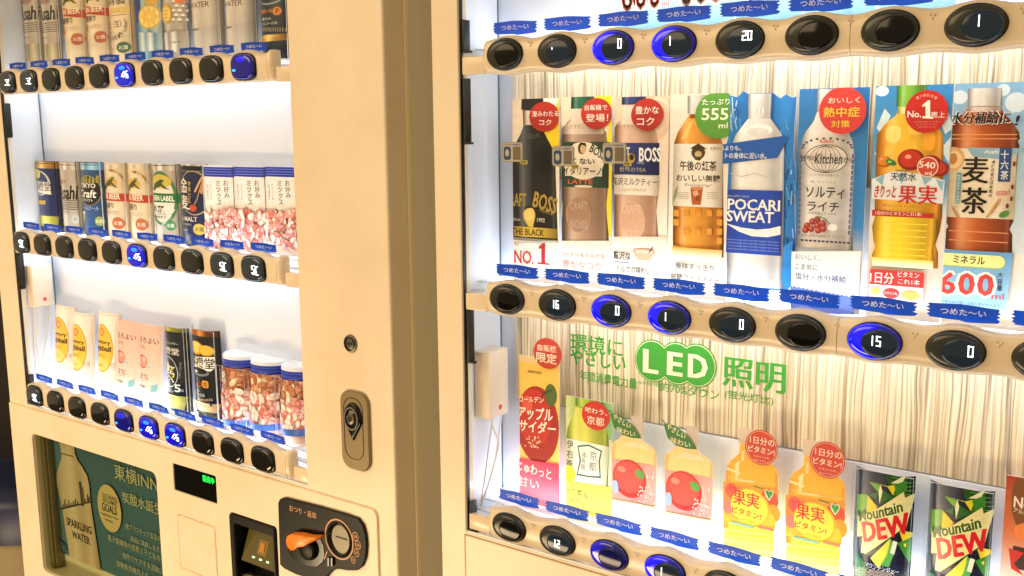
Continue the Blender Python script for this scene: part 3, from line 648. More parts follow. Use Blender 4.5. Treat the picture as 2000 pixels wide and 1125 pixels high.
c.text('lower_lettering', '1日分', 1724, 542, 46, 22, 'FFF8F0', .04); c.text('lower_lettering', 'ビタミン', 1776, 536, 42, 11, 'FFF8F0', .03); c.text('lower_lettering', 'これ1本', 1777, 550, 42, 11, 'FFF8F0', .03)
c.ell('lower_lettering', 1712, 567, 20, 14, 'D6E27A'); c.ell('lower_lettering', 1742, 572, 32, 20, 'DB4048'); c.ell('lower_lettering', 1780, 576, 36, 19, 'F6C070'); c.text('lower_lettering', 'ビタミンB₆', 1742, 572, 26, 6, 'FFF2EA', .02)
c.done({'badge_lettering': 'badge', 'lower_lettering': 'lower_box', 'ribbon_lettering': 'ribbon', 'leaf': 'apple'})

def waterpanel(c, x, y, col='88C2EA'):
    """light blue 600 ml panel at the foot of a card, x,y = its top left in the picture"""
    c.poly('lower_panel', [(x, y), (x+153, y+8), (x+140, y+120), (x-16, y+104)], None, grad=('z', [(0, 'A9D6F2'), (.5, '8CC4EA'), (1, '5E9CD8')]))
    c.rect('lower_panel', x+72, y+23, 134, 26, '9AC060', r=.5); c.rect('lower_panel', x+72, y+22, 132, 24, 'F2F0A0', r=.5); c.text('lower_lettering', 'ミネラル', x+68, y+21, 62, 16, '2A3A3E', .03)
    for k, ch in enumerate('600'):
        cx = x+26+k*37; c.text('lower_lettering', ch, cx, y+66+k*2, 40, 52, 'F6FAFC', .10)
    for k, ch in enumerate('600'):
        cx = x+26+k*37; c.text('lower_lettering', ch, cx, y+66+k*2, 31, 43, 'D6463E', .05)
    c.text('lower_lettering', 'ml', x+124, y+92, 24, 12, 'D6463E', 0); c.vtext('lower_lettering', '大容量', x+129, y+44, x+127, y+82, 11, '33424E')
    c.text('lower_lettering', '※1日に必要な水分量には個人差があります', x+60, y+105, 138, 6, '5C7CB0', 0)
c = RC(7, 'card of a barley tea bottle with calligraphy label and 600 ml panel below', -.0425, x0=.4315, x1=.4985, Y=.044)
c.poly('backdrop', [(1855, 155), (2060, 160), (2060, 500), (1850, 490)], None, grad=('z', [(0, 'DCEAF4'), (.5, 'A9CBE2'), (1, '7AAACE')]))
for x, y, d in ((1875, 190, 30), (1985, 200, 44), (1960, 176, 26), (1870, 270, 20)): c.ell('backdrop', x, y, d, d*.9, 'D0DEE6')
bar_ = ('x', [(0, '6E2A0A'), (.1, 'A8481A'), (.3, 'D87C3E'), (.5, 'B85422'), (.8, 'A04418'), (1, '601F06')])
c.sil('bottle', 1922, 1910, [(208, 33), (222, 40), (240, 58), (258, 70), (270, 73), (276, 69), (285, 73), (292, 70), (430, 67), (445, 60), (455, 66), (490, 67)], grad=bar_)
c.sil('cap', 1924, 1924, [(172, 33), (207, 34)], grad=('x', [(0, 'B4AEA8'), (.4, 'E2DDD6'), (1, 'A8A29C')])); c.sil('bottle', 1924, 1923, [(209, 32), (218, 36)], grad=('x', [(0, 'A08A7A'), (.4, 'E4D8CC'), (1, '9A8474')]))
for y in (262, 270): c.sil('bottle', 1921, 1921, [(y, 66), (y+2, 66)], 'E09A60')
for y in (452, 470): c.sil('bottle', 1911, 1911, [(y, 58), (y+2, 58)], 'E09460')
c.sil('label', 1919, 1914, [(290, 68), (426, 67)], grad=('x', [(0, 'B8A88C'), (.2, 'EDE0C6'), (.75, 'EFE4CE'), (1, 'C4B496')]))
c.poly('label', [(1888, 288), (2010, 290), (1960, 312), (1900, 306)], '8CB4C8'); c.text('label_lettering', 'Asahi', 1937, 296, 28, 8, 'E8EEF0', .02, shear=.2)
c.ell('label', 1862, 310, 44, 46, 'D8A468'); c.ell('label', 1864, 312, 32, 34, 'E9C894'); c.ell('label', 1862, 310, 16, 22, 'B87A3C')
c.text('label_lettering', '麦', 1906, 332, 50, 52, '17130F', .05); c.text('label_lettering', '茶', 1903, 392, 50, 52, '17130F', .05)
c.rect('label_stripe', 1963, 322, 24, 66, '274C86'); c.vtext('label_lettering', '十六茶', 1963, 292, 1962, 352, 15, 'F0F2F0', .02)
c.vtext('label_lettering', '4種の麦と健康素材', 1941, 312, 1934, 386, 7, '33302C', .01); c.rect('label_stripe', 1872, 367, 9, 60, '5F96A8'); c.vtext('label_lettering', 'カフェインゼロ', 1873, 340, 1871, 396, 6, 'E0ECEE')
c.text('label_lettering', '600㎖', 1960, 376, 28, 12, 'C25A48', .01, rot=6); c.line('wheat', [(1928, 424), (1944, 404), (1953, 388)], 4, 'B98A48'); c.line('wheat', [(1872, 424), (1860, 404)], 4, 'B98A48')
for k in range(7): c.ell('wheat', 1931+k*3.4, 420-k*5, 8, 4, 'D0A45C', rot=50)
for x, y in ((1978, 365), (1976, 388), (1968, 402), (1982, 320)): c.ell('wheat', x, y, 6, 10, '7A3026')
c.ell('wheat', 1962, 418, 22, 12, '4E8A40', rot=30)
c.text('lettering', '水分補給に', 1917, 230, 120, 27, 'F6F4F0', .09, shear=.15); c.text('lettering', '水分補給に', 1917, 230, 116, 24, '14181C', .07, shear=.15); c.text('lettering', '!', 1988, 235, 7, 20, '14181C', .05, shear=.2)
waterpanel(c, 1826, 486)
c.done({'label_lettering': 'label', 'lower_lettering': 'lower_panel', 'label_stripe': 'label', 'wheat': 'label'})

# partly seen card at the right edge and the row above
c = Card('bottle_card', 'light blue footed card cut off at the right, beside the barley tea', 'drink card', .5065, .568, -.2475, -.0425, group='flat bottle cards in the middle row of the right machine', gradz=('z', [(0, 'FFFFFF'), (.4, 'FFFFFF'), (1, 'B9D4E6')]))
c.sil('bottle', 2090, 2090, [(230, 40), (280, 60), (430, 60), (480, 60)], 'E7E2D2'); c.poly('lower_panel', [(1988, 488), (2170, 500), (2170, 640), (1984, 600)], '8CC4EA'); c.done()
def toprow(i, label, red, col):
    x0 = i*.0655-.0275-.0; c = Card('bottle_card', label, 'drink card', x0, x0+.0625, .0115, .17, group='cards in the top row of the right machine', gradz=('z', [(0, 'B4E2F2'), (.12, '8ED0EC'), (.3, 'EAF4F8'), (1, 'F4F0E8')]))
    b = bmesh.new()
    for k, ch in enumerate('600'): put_text(b, ch, x0+.013+k*.0155, .0535, .016, .030, 0, 0, .10)
    c.add('lettering', b, 'FFF8F4'); b = bmesh.new()
    for k, ch in enumerate('600'): put_text(b, ch, x0+.013+k*.0155, .0535, .0125, .025, 0, 0, .05)
    c.add('lettering', b, red); b = bmesh.new(); put_text(b, 'ml', x0+.056, .044, .007, .006, 0, 0, 0); c.add('lettering', b, red)
    c._poly('bottle', [(x0+.008, .075), (x0+.055, .075), (x0+.055, .14), (x0+.04, .16), (x0+.023, .16), (x0+.008, .14)], col)
    return c.done()
toprow(2, 'light blue card foot with red digits, first in the top row of the right machine', 'F08478', 'C8D8E0')
toprow(3, 'light blue card foot with pink digits, second in the top row of the right machine', 'F6B4AE', 'D8C8B0')
toprow(4, 'light blue card foot above the button showing 20', 'F0B0A8', 'A8C8E0')
toprow(5, 'light blue card foot left of the deep blue splash card in the top row', 'F0C0B8', 'D0D8A0')
toprow(6, 'light blue card foot in the top row above the seam of the button bar', 'E88A80', 'D0B8A0')

# =============== right machine, lower row
GL = 'cards in the lower row of the right machine'
def flip(*a): return a
ol = [P(x, y, .045) for x, y in [(1015, 990), (1016, 715), (1040, 708), (1092, 722), (1086, 975)]]
c = Card('bottle_card', 'tall red apple cider card with pink foot, left end of the lower row', 'drink card', -.0205, .034, -.508, -.333, group=GL, gradz=('z', [(0, 'FA6C9A'), (.30, 'F2527E'), (.31, 'F6E27A'), (.6, 'F0D060'), (1, 'EFC35A')]))
c.box = (-.0205, .034, -.508, -.333)
c.poly('clear_top', [(1010, 690), (1100, 700), (1100, 716), (1010, 705)], 'EBCB94')
c.ell('apple', 1050, 830, 84, 150, 'A81E18'); c.ell('apple', 1044, 815, 66, 110, 'C62A20'); c.ell('apple', 1076, 772, 24, 44, '4A6A2C'); c.ell('apple', 1030, 790, 20, 34, 'DC5A44'); c.line('apple', [(1056, 780), (1062, 768), (1078, 762)], 3, '4A2A14')
c.text('lettering', 'SUNTORY', 1045, 727, 28, 5, '4A3A22', .03); c.text('lettering', 'ゴールデン', 1038, 780, 48, 12, 'FFF6E8', .015, rot=6, shear=.1); c.text('lettering', 'アップル', 1046, 808, 68, 26, 'FFF6E8', .03, rot=4, shear=.15); c.text('lettering', 'サイダー', 1050, 834, 72, 24, 'FFF6E8', .03, rot=4, shear=.15)
R = random.Random(3)
for k in range(30): c.ell('bubbles', R.uniform(1026, 1056), R.uniform(852, 874), 3, 3, 'F4C8B0')
c.poly('foot', [(1000, 892), (1100, 908), (1100, 1010), (1000, 1000)], None, grad=('z', [(0, 'F8A0BC'), (1, 'E4305E')]))
c.text('lettering', 'じゅわっと', 1045, 918, 66, 20, 'FFF4EE', .035, rot=-3); c.text('lettering', '甘い', 1034, 942, 40, 20, 'FFF4EE', .035); c.text('lettering', 'すっごりんご', 1066, 894, 28, 4, '8A6A3A', .01)
c.ell('badge', 1071, 690, 55, 60, 'C03A2C', clip=False); c.text('badge_lettering', '自販機', 1070, 680, 37, 13, 'F8E4CC', .012, clip=False); c.text('badge_lettering', '限定', 1069, 699, 40, 20, 'F8E4CC', .015, clip=False)
c.done({'badge_lettering': 'badge', 'bubbles': 'apple'})

c = Card('bottle_card', 'card of a green tea bottle with red Kyoto disc, second in the lower row', 'drink card', .0435, .1035, -.508, -.3715, group=GL, base='F4F7EA', gradz=('z', [(0, 'FFFFF0'), (.5, 'F2F6E0'), (1, '8EBE4A')]))
c.poly('backdrop', [(1100, 765), (1200, 775), (1200, 860), (1100, 850)], None, grad=('x', [(0, 'D6E4A0'), (.3, '8CBC40'), (.7, '4E9A4C'), (1, '9ACB8C')]))
grn = ('x', [(0, '8AA020'), (.2, 'C8D040'), (.45, 'E4E66A'), (.8, 'B4C234'), (1, '86A024')])
c.sil('bottle', 1150, 1144, [(800, 26), (812, 28), (826, 34), (845, 40), (868, 42), (980, 42)], grad=grn); c.sil('cap', 1151, 1151, [(772, 27), (797, 27)], grad=('x', [(0, '7AA81E'), (.4, 'B0D040'), (1, '6C9A1A')]))
c.sil('label', 1147, 1142, [(864, 43), (945, 42)], grad=('x', [(0, 'C8D2B4'), (.2, 'FBFCF4'), (.8, 'F4F8EA'), (1, 'B4C4A0')]))
c.poly('label_frame', [(1128, 870), (1150, 868), (1176, 880), (1172, 902), (1174, 934), (1150, 932), (1126, 928), (1132, 900)], '2C6A50'); c.poly('label_frame', [(1130.5, 873), (1150, 871), (1173, 882), (1169, 902), (1171, 930), (1150, 929), (1129, 925), (1135, 900)], 'F8FAF4')
c.vtext('lettering', '京都', 1160, 880, 1157, 922, 15, '4A6A60', .0); c.vtext('lettering', '福寿園', 1141, 882, 1139, 918, 8, '6A8A80', 0)
c.vtext('lettering', '伊右衛門', 1114, 858, 1112, 934, 12, '4A5A4A', .008); c.ell('label', 1112, 925, 24, 34, 'E6EA3A')
c.poly('foot', [(1090, 935), (1140, 944), (1200, 952), (1200, 1010), (1090, 1000)], 'F2F26A'); c.text('lettering', '一番茶＆', 1126, 962, 46, 14, '5A5A3A', .012); c.text('lettering', '抹茶入り', 1134, 979, 48, 12, '8A8A5A', .005)
c.ell('badge', 1164, 812, 54, 56, 'CC2E1E', clip=False); c.text('badge_lettering', '味わう、', 1165, 803, 43, 11, 'FBE8D6', .018, clip=False); c.text('badge_lettering', '京都', 1164, 822, 34, 17, 'FBE8D6', .022, clip=False)
c.done({'badge_lettering': 'badge', 'label_frame': 'label'})

def applejuice(label):
    o2 = [(P(x, y, .045).x, P(x, y, .045).z) for x, y in [(1196, 1015), (1196, 964), (1195, 900), (1194, 875), (1197, 865), (1208, 857), (1214, 850), (1214, 845), (1254, 850), (1254, 858), (1258, 865), (1268, 870), (1278, 878), (1282, 890), (1282, 940), (1281, 985), (1280, 1030)]]
    z0 = min(q[1] for q in o2)
    c = Card('bottle_card', label, 'drink card', .1035, .158, z0, -.378, group='apple juice bottle cards', outline=o2, gradz=('z', [(0, 'FFFFF4'), (.2, 'FDF4C8'), (.45, 'FBE09A'), (.9, 'F8D58C'), (1, 'F4DCA8')]))
    c.box = (.100, .162, z0, -.36)
    c.poly('cap', [(1232, 811), (1256, 815), (1255, 852), (1232, 848)], 'CDBFB2', clip=False)
    c.poly('bottle', [(1196, 900), (1195, 876), (1198, 866), (1204, 866), (1201, 880), (1201, 900)], 'EBBE78'); c.poly('bottle', [(1277, 880), (1282, 890), (1282, 912), (1277, 910)], 'EBBE78')
    c.poly('bottle', [(1211, 872), (1232, 862), (1256, 868), (1270, 880), (1240, 874)], 'F7DFB2'); c.line('bottle', [(1199, 897), (1240, 903), (1280, 910)], 1.6, 'DDB070')
    c.poly('label', [(1195, 895), (1282, 910), (1280, 988), (1196, 972)], None, grad=('x', [(0, 'F4A8A2'), (.55, 'EE9490'), (1, 'F6B4AE')]))
    c.ell('apple', 1230, 935, 66, 74, 'CE3430'); c.ell('apple', 1228, 932, 56, 62, 'E0504A'); c.ell('apple', 1214, 916, 16, 12, 'F08A80'); c.ell('apple', 1250, 926, 19, 16, '5AA84C', rot=-30)
    c.text('label_lettering', 'りんご', 1270, 945, 14, 50, 'F8DCD8', .02)
    R = random.Random(11)
    for k in range(24): c.ell('label_lettering', R.uniform(1246, 1278), R.uniform(950, 984), 3.4, 3.4, 'F9E0DA')
    c.ell('label', 1203, 950, 12, 26, 'A8C4F0'); c.poly('foot', [(1196, 974), (1280, 990), (1280, 1030), (1196, 1020)], None, grad=('z', [(0, 'FFFFF6'), (1, 'FAF0C8')]))
    lf = [(1193, 809), (1200, 807), (1214, 812), (1228, 822), (1240, 834), (1254, 856), (1236, 855), (1214, 848), (1200, 834)]
    c.poly('leaf_sign', lf, '3C7A3A', clip=False); c.line('leaf_sign', [(1190, 800), (1202, 814)], 2, '3C7A3A', clip=False); c.line('leaf_sign', [(1200, 814), (1250, 852)], 1, '2A5C2A', clip=False)
    c.text('leaf_lettering', 'やさしい', 1216, 822, 36, 12, 'F0E8C0', .02, rot=-22, clip=False); c.text('leaf_lettering', '味わい', 1224, 843, 36, 12, 'F0E8C0', .02, rot=-4, clip=False)
    return c.done({'leaf_lettering': 'leaf_sign', 'label_lettering': 'label'})
aj = applejuice('pale apple juice card with green leaf sign, beside the green tea card')
dup(aj, .0645, 'pale apple juice card with green leaf sign, beside the orange vitamin drinks')

def vitamin(label):
    o2 = [(P(x, y, .045).x, P(x, y, .045).z) for x, y in [(1532, 1112), (1536, 1060), (1540, 1000), (1541, 950), (1543, 935), (1550, 924), (1562, 916), (1570, 908), (1571, 884), (1611, 891), (1612, 915), (1622, 926), (1638, 933), (1648, 942), (1651, 955), (1651, 975), (1648, 990), (1646, 1040), (1641, 1070), (1640, 1125)]]
    z0 = min(q[1] for q in o2)
    c = Card('bottle_card', label, 'drink card', .3005, .355, z0, -.398, group='orange vitamin drink cards', outline=o2, gradz=('z', [(0, 'FFF8C0'), (.16, 'FFF05A'), (.38, 'FFDC48'), (.5, 'FFC040'), (.86, 'FBB236'), (1, 'F8BC50')]))
    c.box = (.2965, .360, z0, -.385)
    c.poly('cap', [(1568, 857), (1611, 864), (1611, 895), (1568, 889)], 'D8C6B4', clip=False)
    for dx, col in ((0, 'E8922A'), (6, 'F2A634')): c.poly('bottle', [(1534+dx*.6, 1060), (1541+dx*.6, 950), (1543+dx, 936), (1547+dx, 936), (1545+dx, 952), (1539+dx, 1060)], col)
    c.poly('bottle', [(1644, 950), (1650, 955), (1650, 975), (1645, 1040), (1640, 1064), (1637, 1062), (1642, 1000)], 'E89A30'); c.poly('bottle', [(1560, 930), (1570, 924), (1566, 960), (1560, 964)], 'FFE2A0'); c.poly('bottle', [(1574, 905), (1580, 904), (1580, 924), (1573, 926)], 'FFD890')
    c.line('bottle', [(1547, 956), (1596, 968), (1648, 974)], 2.2, 'FBC764'); c.line('bottle', [(1544, 940), (1570, 950)], 5, 'FCE0A0'); c.line('bottle', [(1560, 962), (1600, 968)], 5, 'FBD48A')
    c.poly('label', [(1535, 966), (1652, 984), (1644, 1062), (1534, 1046)], None, grad=('z', [(0, 'F8C83A'), (.5, 'F08A3E'), (1, 'F4A040')]))
    for x, y, w, q in ((1552, 985, 26, 'E8604A'), (1632, 1006, 38, 'E2503C'), (1640, 1032, 30, 'F0A02C'), (1545, 1018, 22, 'E87A70'), (1630, 1046, 28, 'F6C43A')): c.ell('label', x, y, w, w*1.2, q)
    c.ell('label', 1592, 1020, 84, 78, 'F5B82C'); c.ell('label', 1590, 1019, 78, 72, 'FBDE48')
    c.text('label_lettering', '果実', 1583, 1002, 56, 30, 'D8303C', .03); c.text('label_lettering', 'ビタミン!', 1584, 1030, 62, 13, 'C83A36', .02, rot=-3); c.text('label_lettering', 'もっと!', 1560, 980, 28, 10, 'D8405A', .03, rot=10)
    c.text('label_lettering', 'オレンジ・りんご', 1582, 1044, 44, 5, 'C88A2A', .01); c.rect('label', 1575, 1054, 50, 5, '8CC4A0'); c.rect('label', 1625, 1062, 34, 5, 'E48A6A')
    hx, hy = 1632, 992
    c.poly('heart', [(hx-10, hy-4), (hx-6, hy-10), (hx, hy-6), (hx+6, hy-9), (hx+10, hy-2), (hx+6, hy+6), (hx, hy+14), (hx-7, hy+5)], 'E6EEC0'); c.poly('heart', [(hx-8, hy-4), (hx-5, hy-8), (hx, hy-4), (hx+5, hy-7), (hx+8, hy-1), (hx, hy+11)], '3FA04A')
    c.line('label', [(1600, 976), (1620, 982)], 2.5, '3E8A34')
    for k in range(4): c.line('bottle', [(1536, 1062+k*10), (1590, 1070+k*10), (1636, 1074+k*10)], 1.4, 'F8DE60' if k % 2 else 'FFF29A')
    c.ell('badge', 1617, 898, 70, 72, 'C94A34', clip=False); c.ell('badge', 1617, 898, 65, 67, 'E8C0A0', clip=False); c.ell('badge', 1617, 898, 63, 65, 'CE4430', clip=False)
    for t, x, y, w, h in (('1日分の', 1619, 885, 52, 15), ('ビタミン!', 1617, 903, 56, 13), ('ビタミンC,B₁,', 1618, 917, 34, 4), ('B₆,ナイアシン', 1617, 925, 30, 4)): c.text('badge_lettering', t, x, y, w, h, 'FBE6D4', .025 if h > 5 else 0, clip=False)
    return c.done({'badge_lettering': 'badge', 'label_lettering': 'label', 'heart': 'label'})
vd = vitamin('orange vitamin drink card with red disc, beside the dark green can')
dup(vd, -.0655, 'orange vitamin drink card with red disc, beside the apple juice card')

def dew(label):
    c = Card('can_card', label, 'drink card', .3655, .4185, -.508, -.389, Y=.036, curve=.012, matn='inkgloss', group='dark green soda can cards', gradz=('x', [(0, '5A6A7A'), (.08, '232C44'), (.2, '3A4664'), (.35, '1E2740'), (.7, '1B2238'), (1, '0C1220')]))
    q = lambda *p: [(x, y) for x, y in p]
    c.poly('can_art', q((1738, 905), (1790, 915), (1786, 985), (1745, 975), (1730, 930)), None, grad=('z', [(0, '2F6A22'), (1, '1F4A1E')]))
    for k in range(6): c.line('can_art', [(1742, 925+k*8), (1786, 932+k*8)], 1.5, '55A03A')
    c.poly('can_art', q((1672, 968), (1692, 966), (1700, 985), (1690, 1010), (1670, 1012)), '6AAE3C'); c.poly('can_art', q((1694, 968), (1714, 990), (1702, 1008), (1692, 1000)), 'E6D62E')
    for p, col in ((((1696, 940), (1736, 950), (1752, 956), (1724, 948)), 'C6D84A'), (((1697, 941), (1720, 948), (1722, 962), (1712, 958)), '6FB043'), (((1733, 950), (1752, 946), (1744, 968)), 'E0D52C'), (((1740, 944), (1770, 928), (1758, 950), (1752, 945)), 'E8EFC8'),
                   (((1746, 948), (1768, 940), (1770, 958), (1752, 970)), '3C8A2E'), (((1720, 946), (1724, 960), (1718, 984), (1716, 960)), 'E6EEC4'), (((1724, 956), (1746, 972), (1720, 984)), '2C6A2C'), (((1698, 968), (1714, 960), (1712, 975)), '2E6E30')): c.poly('can_art', list(p), col)
    c.poly('can_art', q((1754, 1034), (1778, 1046), (1784, 1086), (1764, 1070)), 'F0DE30'); c.poly('can_art', q((1752, 1062), (1788, 1050), (1788, 1125), (1770, 1100)), '3C8A34')
    c.poly('can_art', q((1700, 1090), (1740, 1050), (1732, 1090), (1716, 1110)), 'DFE650'); c.poly('can_art', q((1740, 1054), (1750, 1070), (1736, 1108), (1720, 1104), (1732, 1084)), '5FAE58'); c.poly('can_art', q((1744, 1056), (1752, 1060), (1746, 1084), (1738, 1080)), 'E8F0DC')
    c.poly('can_art', q((1668, 1080), (1690, 1100), (1690, 1125), (1668, 1125)), '2F7A4A')
    base = q((1672, 1010), (1700, 1002), (1764, 962), (1766, 974), (1784, 968), (1768, 1030), (1690, 1082), (1680, 1080), (1684, 1048), (1672, 1050))
    c.poly('logo_plate', [(x+1, y+2.5) for x, y in base], '17361C'); c.poly('logo_plate', base, 'F0EBA8')
    c.text('logo_lettering', 'Mountain', 1718, 1000, 94, 21, '2E5E2A', .045, rot=26, shear=.25); c.text('logo_lettering', 'DEW', 1729, 1032, 96, 38, 'D8222E', .07, rot=24, shear=.25)
    c.text('logo_lettering', 'マウンテンデュー', 1722, 1110, 66, 10, 'D4E0EC', .01, rot=-2)
    return c.done({'logo_lettering': 'logo_plate'})
dw = dew('dark green soda can card with slanted red logo, beside the orange bottle')
dup(dw, .0655, 'dark green soda can card with slanted red logo, beside the red No.1 card')
c = Card('bottle_card', 'red and brown card with white lettering at the right edge of the lower row', 'drink card', .492, .552, -.508, -.373, group=GL, gradz=('z', [(0, 'F0E8E0'), (.35, 'E8D8CC'), (.6, 'D87848'), (1, 'A83A22')]))
c.ell('bottle', 2020, 980, 90, 150, '7A4A24'); c.text('lettering', 'No.1', 2004, 984, 48, 22, 'F8E8D8', .03); c.text('lettering', 'アルギニン', 2004, 1002, 50, 10, 'F2D0B8', .02, rot=-6); c.ell('bottle', 2010, 1042, 60, 40, 'E88040'); c.rect('bottle', 1990, 1090, 26, 44, '3A2A26'); c.poly('bottle', [(1970, 1070), (2000, 1080), (1980, 1100), (2000, 1125), (1975, 1110)], 'C83028')
c.done()

# =============== left machine
GA = 'cans in the top row of the left machine'; GB = 'cans in the middle row of the left machine'; GC = 'cans in the lower row of the left machine'
def LC(x0, x1, z0, z1, label, group, name='can_card', Y=.045, curve=.012, zoom=Z1, gz=None, **k):
    return Card(name, label, 'drink card' if name != 'snack_card' else 'snack card', x0, x1, z0, z1, Y=Y, curve=curve, zoom=zoom, group=group, gradz=gz, matn='inkgloss', **k)
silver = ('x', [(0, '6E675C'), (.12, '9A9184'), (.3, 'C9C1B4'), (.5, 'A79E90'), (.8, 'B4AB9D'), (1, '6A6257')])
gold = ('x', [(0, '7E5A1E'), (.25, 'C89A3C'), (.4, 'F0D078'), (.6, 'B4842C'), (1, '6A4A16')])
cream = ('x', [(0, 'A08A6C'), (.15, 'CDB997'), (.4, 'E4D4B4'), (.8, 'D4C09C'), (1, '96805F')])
def X_(px, y, z, Y=.045): return P(z[0]+px*z[2], z[1]+y*z[2], Y).x
# row one: (only the lower halves are in the picture)
def r1(a, b, label, gz, name='can_card', curve=.010): return LC(X_(a, 200, Z1), X_(b, 200, Z1), ROWL[0]+.0115, ROWL[0]+.150, label, GA, name, curve=curve, gz=gz)
def asahi(a, label):
    c = r1(a, a+120, label, silver)
    o = a-128
    c.text('lettering', 'Asahi', 175+o, 85, 120, 92, '1A1A18', .05, shear=.18)
    for k in range(5): c.rect('lettering', 185+o, 150+k*14, 130, 5, '5A544A')
    c.text('lettering', '生ビール', 165+o, 243, 44, 16, '6A3A2A', .02); c.rect('lower_band', 188+o, 340, 130, 110, None, grad=('x', [(0, '6E6450'), (.25, 'B8A77C'), (.4, '8E8264'), (.7, 'CFC39C'), (1, '6A604A')]))
    c.text('lettering', 'SUPER DRY', 160+o, 12, 80, 26, '9A5A48', .02); return c.done()
asahi(128, 'silver beer can card with black slanted lettering, leftmost in the top row')
asahi(250, 'silver beer can card with black slanted lettering, second in the top row')
def kirin(zm, a, z0, z1, group, label, dy=0, sc=1., full=True):
    """cream beer can: dark red band, drop, round alcohol mark"""
    c = LC(X_(a, 200, zm), X_(a+152, 200, zm), z0, z1, label, group, curve=.012, zoom=zm, gz=cream)
    if full:
        for k in range(3): c.sil('can_end', a+75, a+76, [(72+k*9, 74), (78+k*9, 74)], grad=('x', [(0, '8A8478'), (.3, 'F2EEE6'), (.45, '9A9488'), (.6, 'E8E2D6'), (1, '7A7468')]))
    y = dy
    c.arc('lettering', 'RICH BREW', a+60, y+200, 78, 92, -5, 80, 16, 18, '8A6A3A', .01)
    c.ell('emblem', a+56, y+185, 100, 60, 'C9A84E'); c.poly('emblem', [(a+10, y+222), (a+28, y+190), (a+48, y+172), (a+70, y+160), (a+86, y+166), (a+72, y+182), (a+92, y+206), (a+110, y+222), (a+88, y+216), (a+70, y+200), (a+40, y+212), (a+26, y+236)], '4A4A20'); c.poly('emblem', [(a+60, y+150), (a+92, y+150), (a+80, y+166)], '6A7A2A')
    c.poly('band', [(a-6, y+250), (a+158, y+262), (a+158, y+312), (a-6, y+300)], 'A83A24'); c.text('band_lettering', 'KIRIN BEER', a+46, y+274, 150, 36, 'F0E2C8', .03)
    c.text('lettering', '一番搾り', a+36, y+333, 98, 42, '2A2620', .03)
    c.ell('drop', a+22, y+403, 20, 34, 'A8602E'); c.poly('drop', [(a+14, y+396), (a+22, y+366), (a+30, y+396)], 'A8602E')
    for k in range(3): c.rect('lettering', a+80, y+372+k*9, 80, 1.6, 'A07A5A')
    c.ell('alcohol_mark', a+113, y+450, 72, 76, 'B0603A'); c.text('alcohol_lettering', 'お酒', a+113, y+450, 44, 26, 'F0DCC0', .03)
    return c.done({'alcohol_lettering': 'alcohol_mark', 'band_lettering': 'band'})
kirin(Z1, 383, ROWL[0]+.0115, ROWL[0]+.150, GA, 'cream beer can card with red band, left one of the pair in the top row', dy=-197, full=False)
kirin(Z1, 533, ROWL[0]+.0115, ROWL[0]+.150, GA, 'cream beer can card with red band, right one of the pair in the top row', dy=-211, full=False)
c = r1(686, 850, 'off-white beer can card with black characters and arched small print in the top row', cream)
c.text('lettering', '特製', 745, 12, 120, 42, '262420', .03); c.rect('lettering', 760, 66, 140, 34, 'D2B66A'); c.text('lettering', '極上〈生〉', 720, 158, 130, 46, '2C2A26', .02)
c.rect('lettering', 755, 98, 110, 4, '8A6A50'); c.arc('lettering', 'GOOD TIMES', 700, 160, 110, 90, 70, 175, 22, 20, '6A655A', .0); c.text('lettering', '生ビール', 715, 210, 36, 14, '5A554A', 0)
c.ell('alcohol_mark', 796, 306, 84, 72, '4A6A48'); c.text('alcohol_lettering', 'お酒', 796, 306, 52, 26, 'E8E6C8', .02); c.rect('lettering', 718, 320, 50, 3, '8A6A50'); c.done({'alcohol_lettering': 'alcohol_mark'})
c = r1(850, 1040, 'blue and clear lemon drink can card in the top row', ('x', [(0, '12305E'), (.2, '2C6A98'), (.45, '9CC0C4'), (.6, '4A8AA8'), (.8, 'B4C8C0'), (1, '2A5A7A')]))
c.poly('fruit', [(850, 0), (905, 0), (910, 140), (850, 150)], '153A7A'); c.ell('fruit', 960, 108, 140, 160, 'C7A23C'); c.ell('fruit', 960, 108, 120, 138, 'E8D48A')
for k in range(8):
    t = k*math.pi/4; c.ell('fruit', 960+34*math.cos(t), 108+38*math.sin(t), 38, 34, 'DDB84E', rot=-math.degrees(t))
c.ell('fruit', 975, 5, 80, 60, 'C9A23A'); c.poly('lower_band', [(890, 210), (1030, 210), (1030, 330), (890, 330)], None, grad=('x', [(0, '4A7A8A'), (.25, 'DDE4DA'), (.4, '7AA0A8'), (.6, 'E8EAE0'), (.75, '5A8A9A'), (1, 'B8C8C0')])); c.done()
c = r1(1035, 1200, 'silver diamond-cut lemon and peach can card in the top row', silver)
for r in range(5):
    for k in range(3):
        x, y = 1130+k*36+(18 if r % 2 else 0)-10, 10+r*30; c.poly('diamond_cut', [(x-16, y), (x, y-15), (x+16, y), (x, y+4)], 'EFEAE0'); c.poly('diamond_cut', [(x-16, y), (x, y+4), (x+16, y), (x, y+15)], '857C6E')
c.ell('fruit', 1072, 90, 80, 130, 'C9A23C'); c.ell('fruit', 1070, 90, 64, 108, 'E8CC70'); c.ell('fruit', 1160, 0, 60, 40, 'D86A2A')
for k in range(5): c.ell('fruit', 1070, 48+k*22, 44, 12, 'D4AC48')
c.rect('lower_band', 1118, 270, 170, 130, None, grad=('x', [(0, '6A645A'), (.2, 'E8E2D6'), (.35, '8A8274'), (.55, 'F2EEE4'), (.7, '9A9284'), (1, 'B8B0A0')])); c.text('lettering', 'お酒 5%', 1135, 272, 62, 14, '4A443A', .01); c.done()
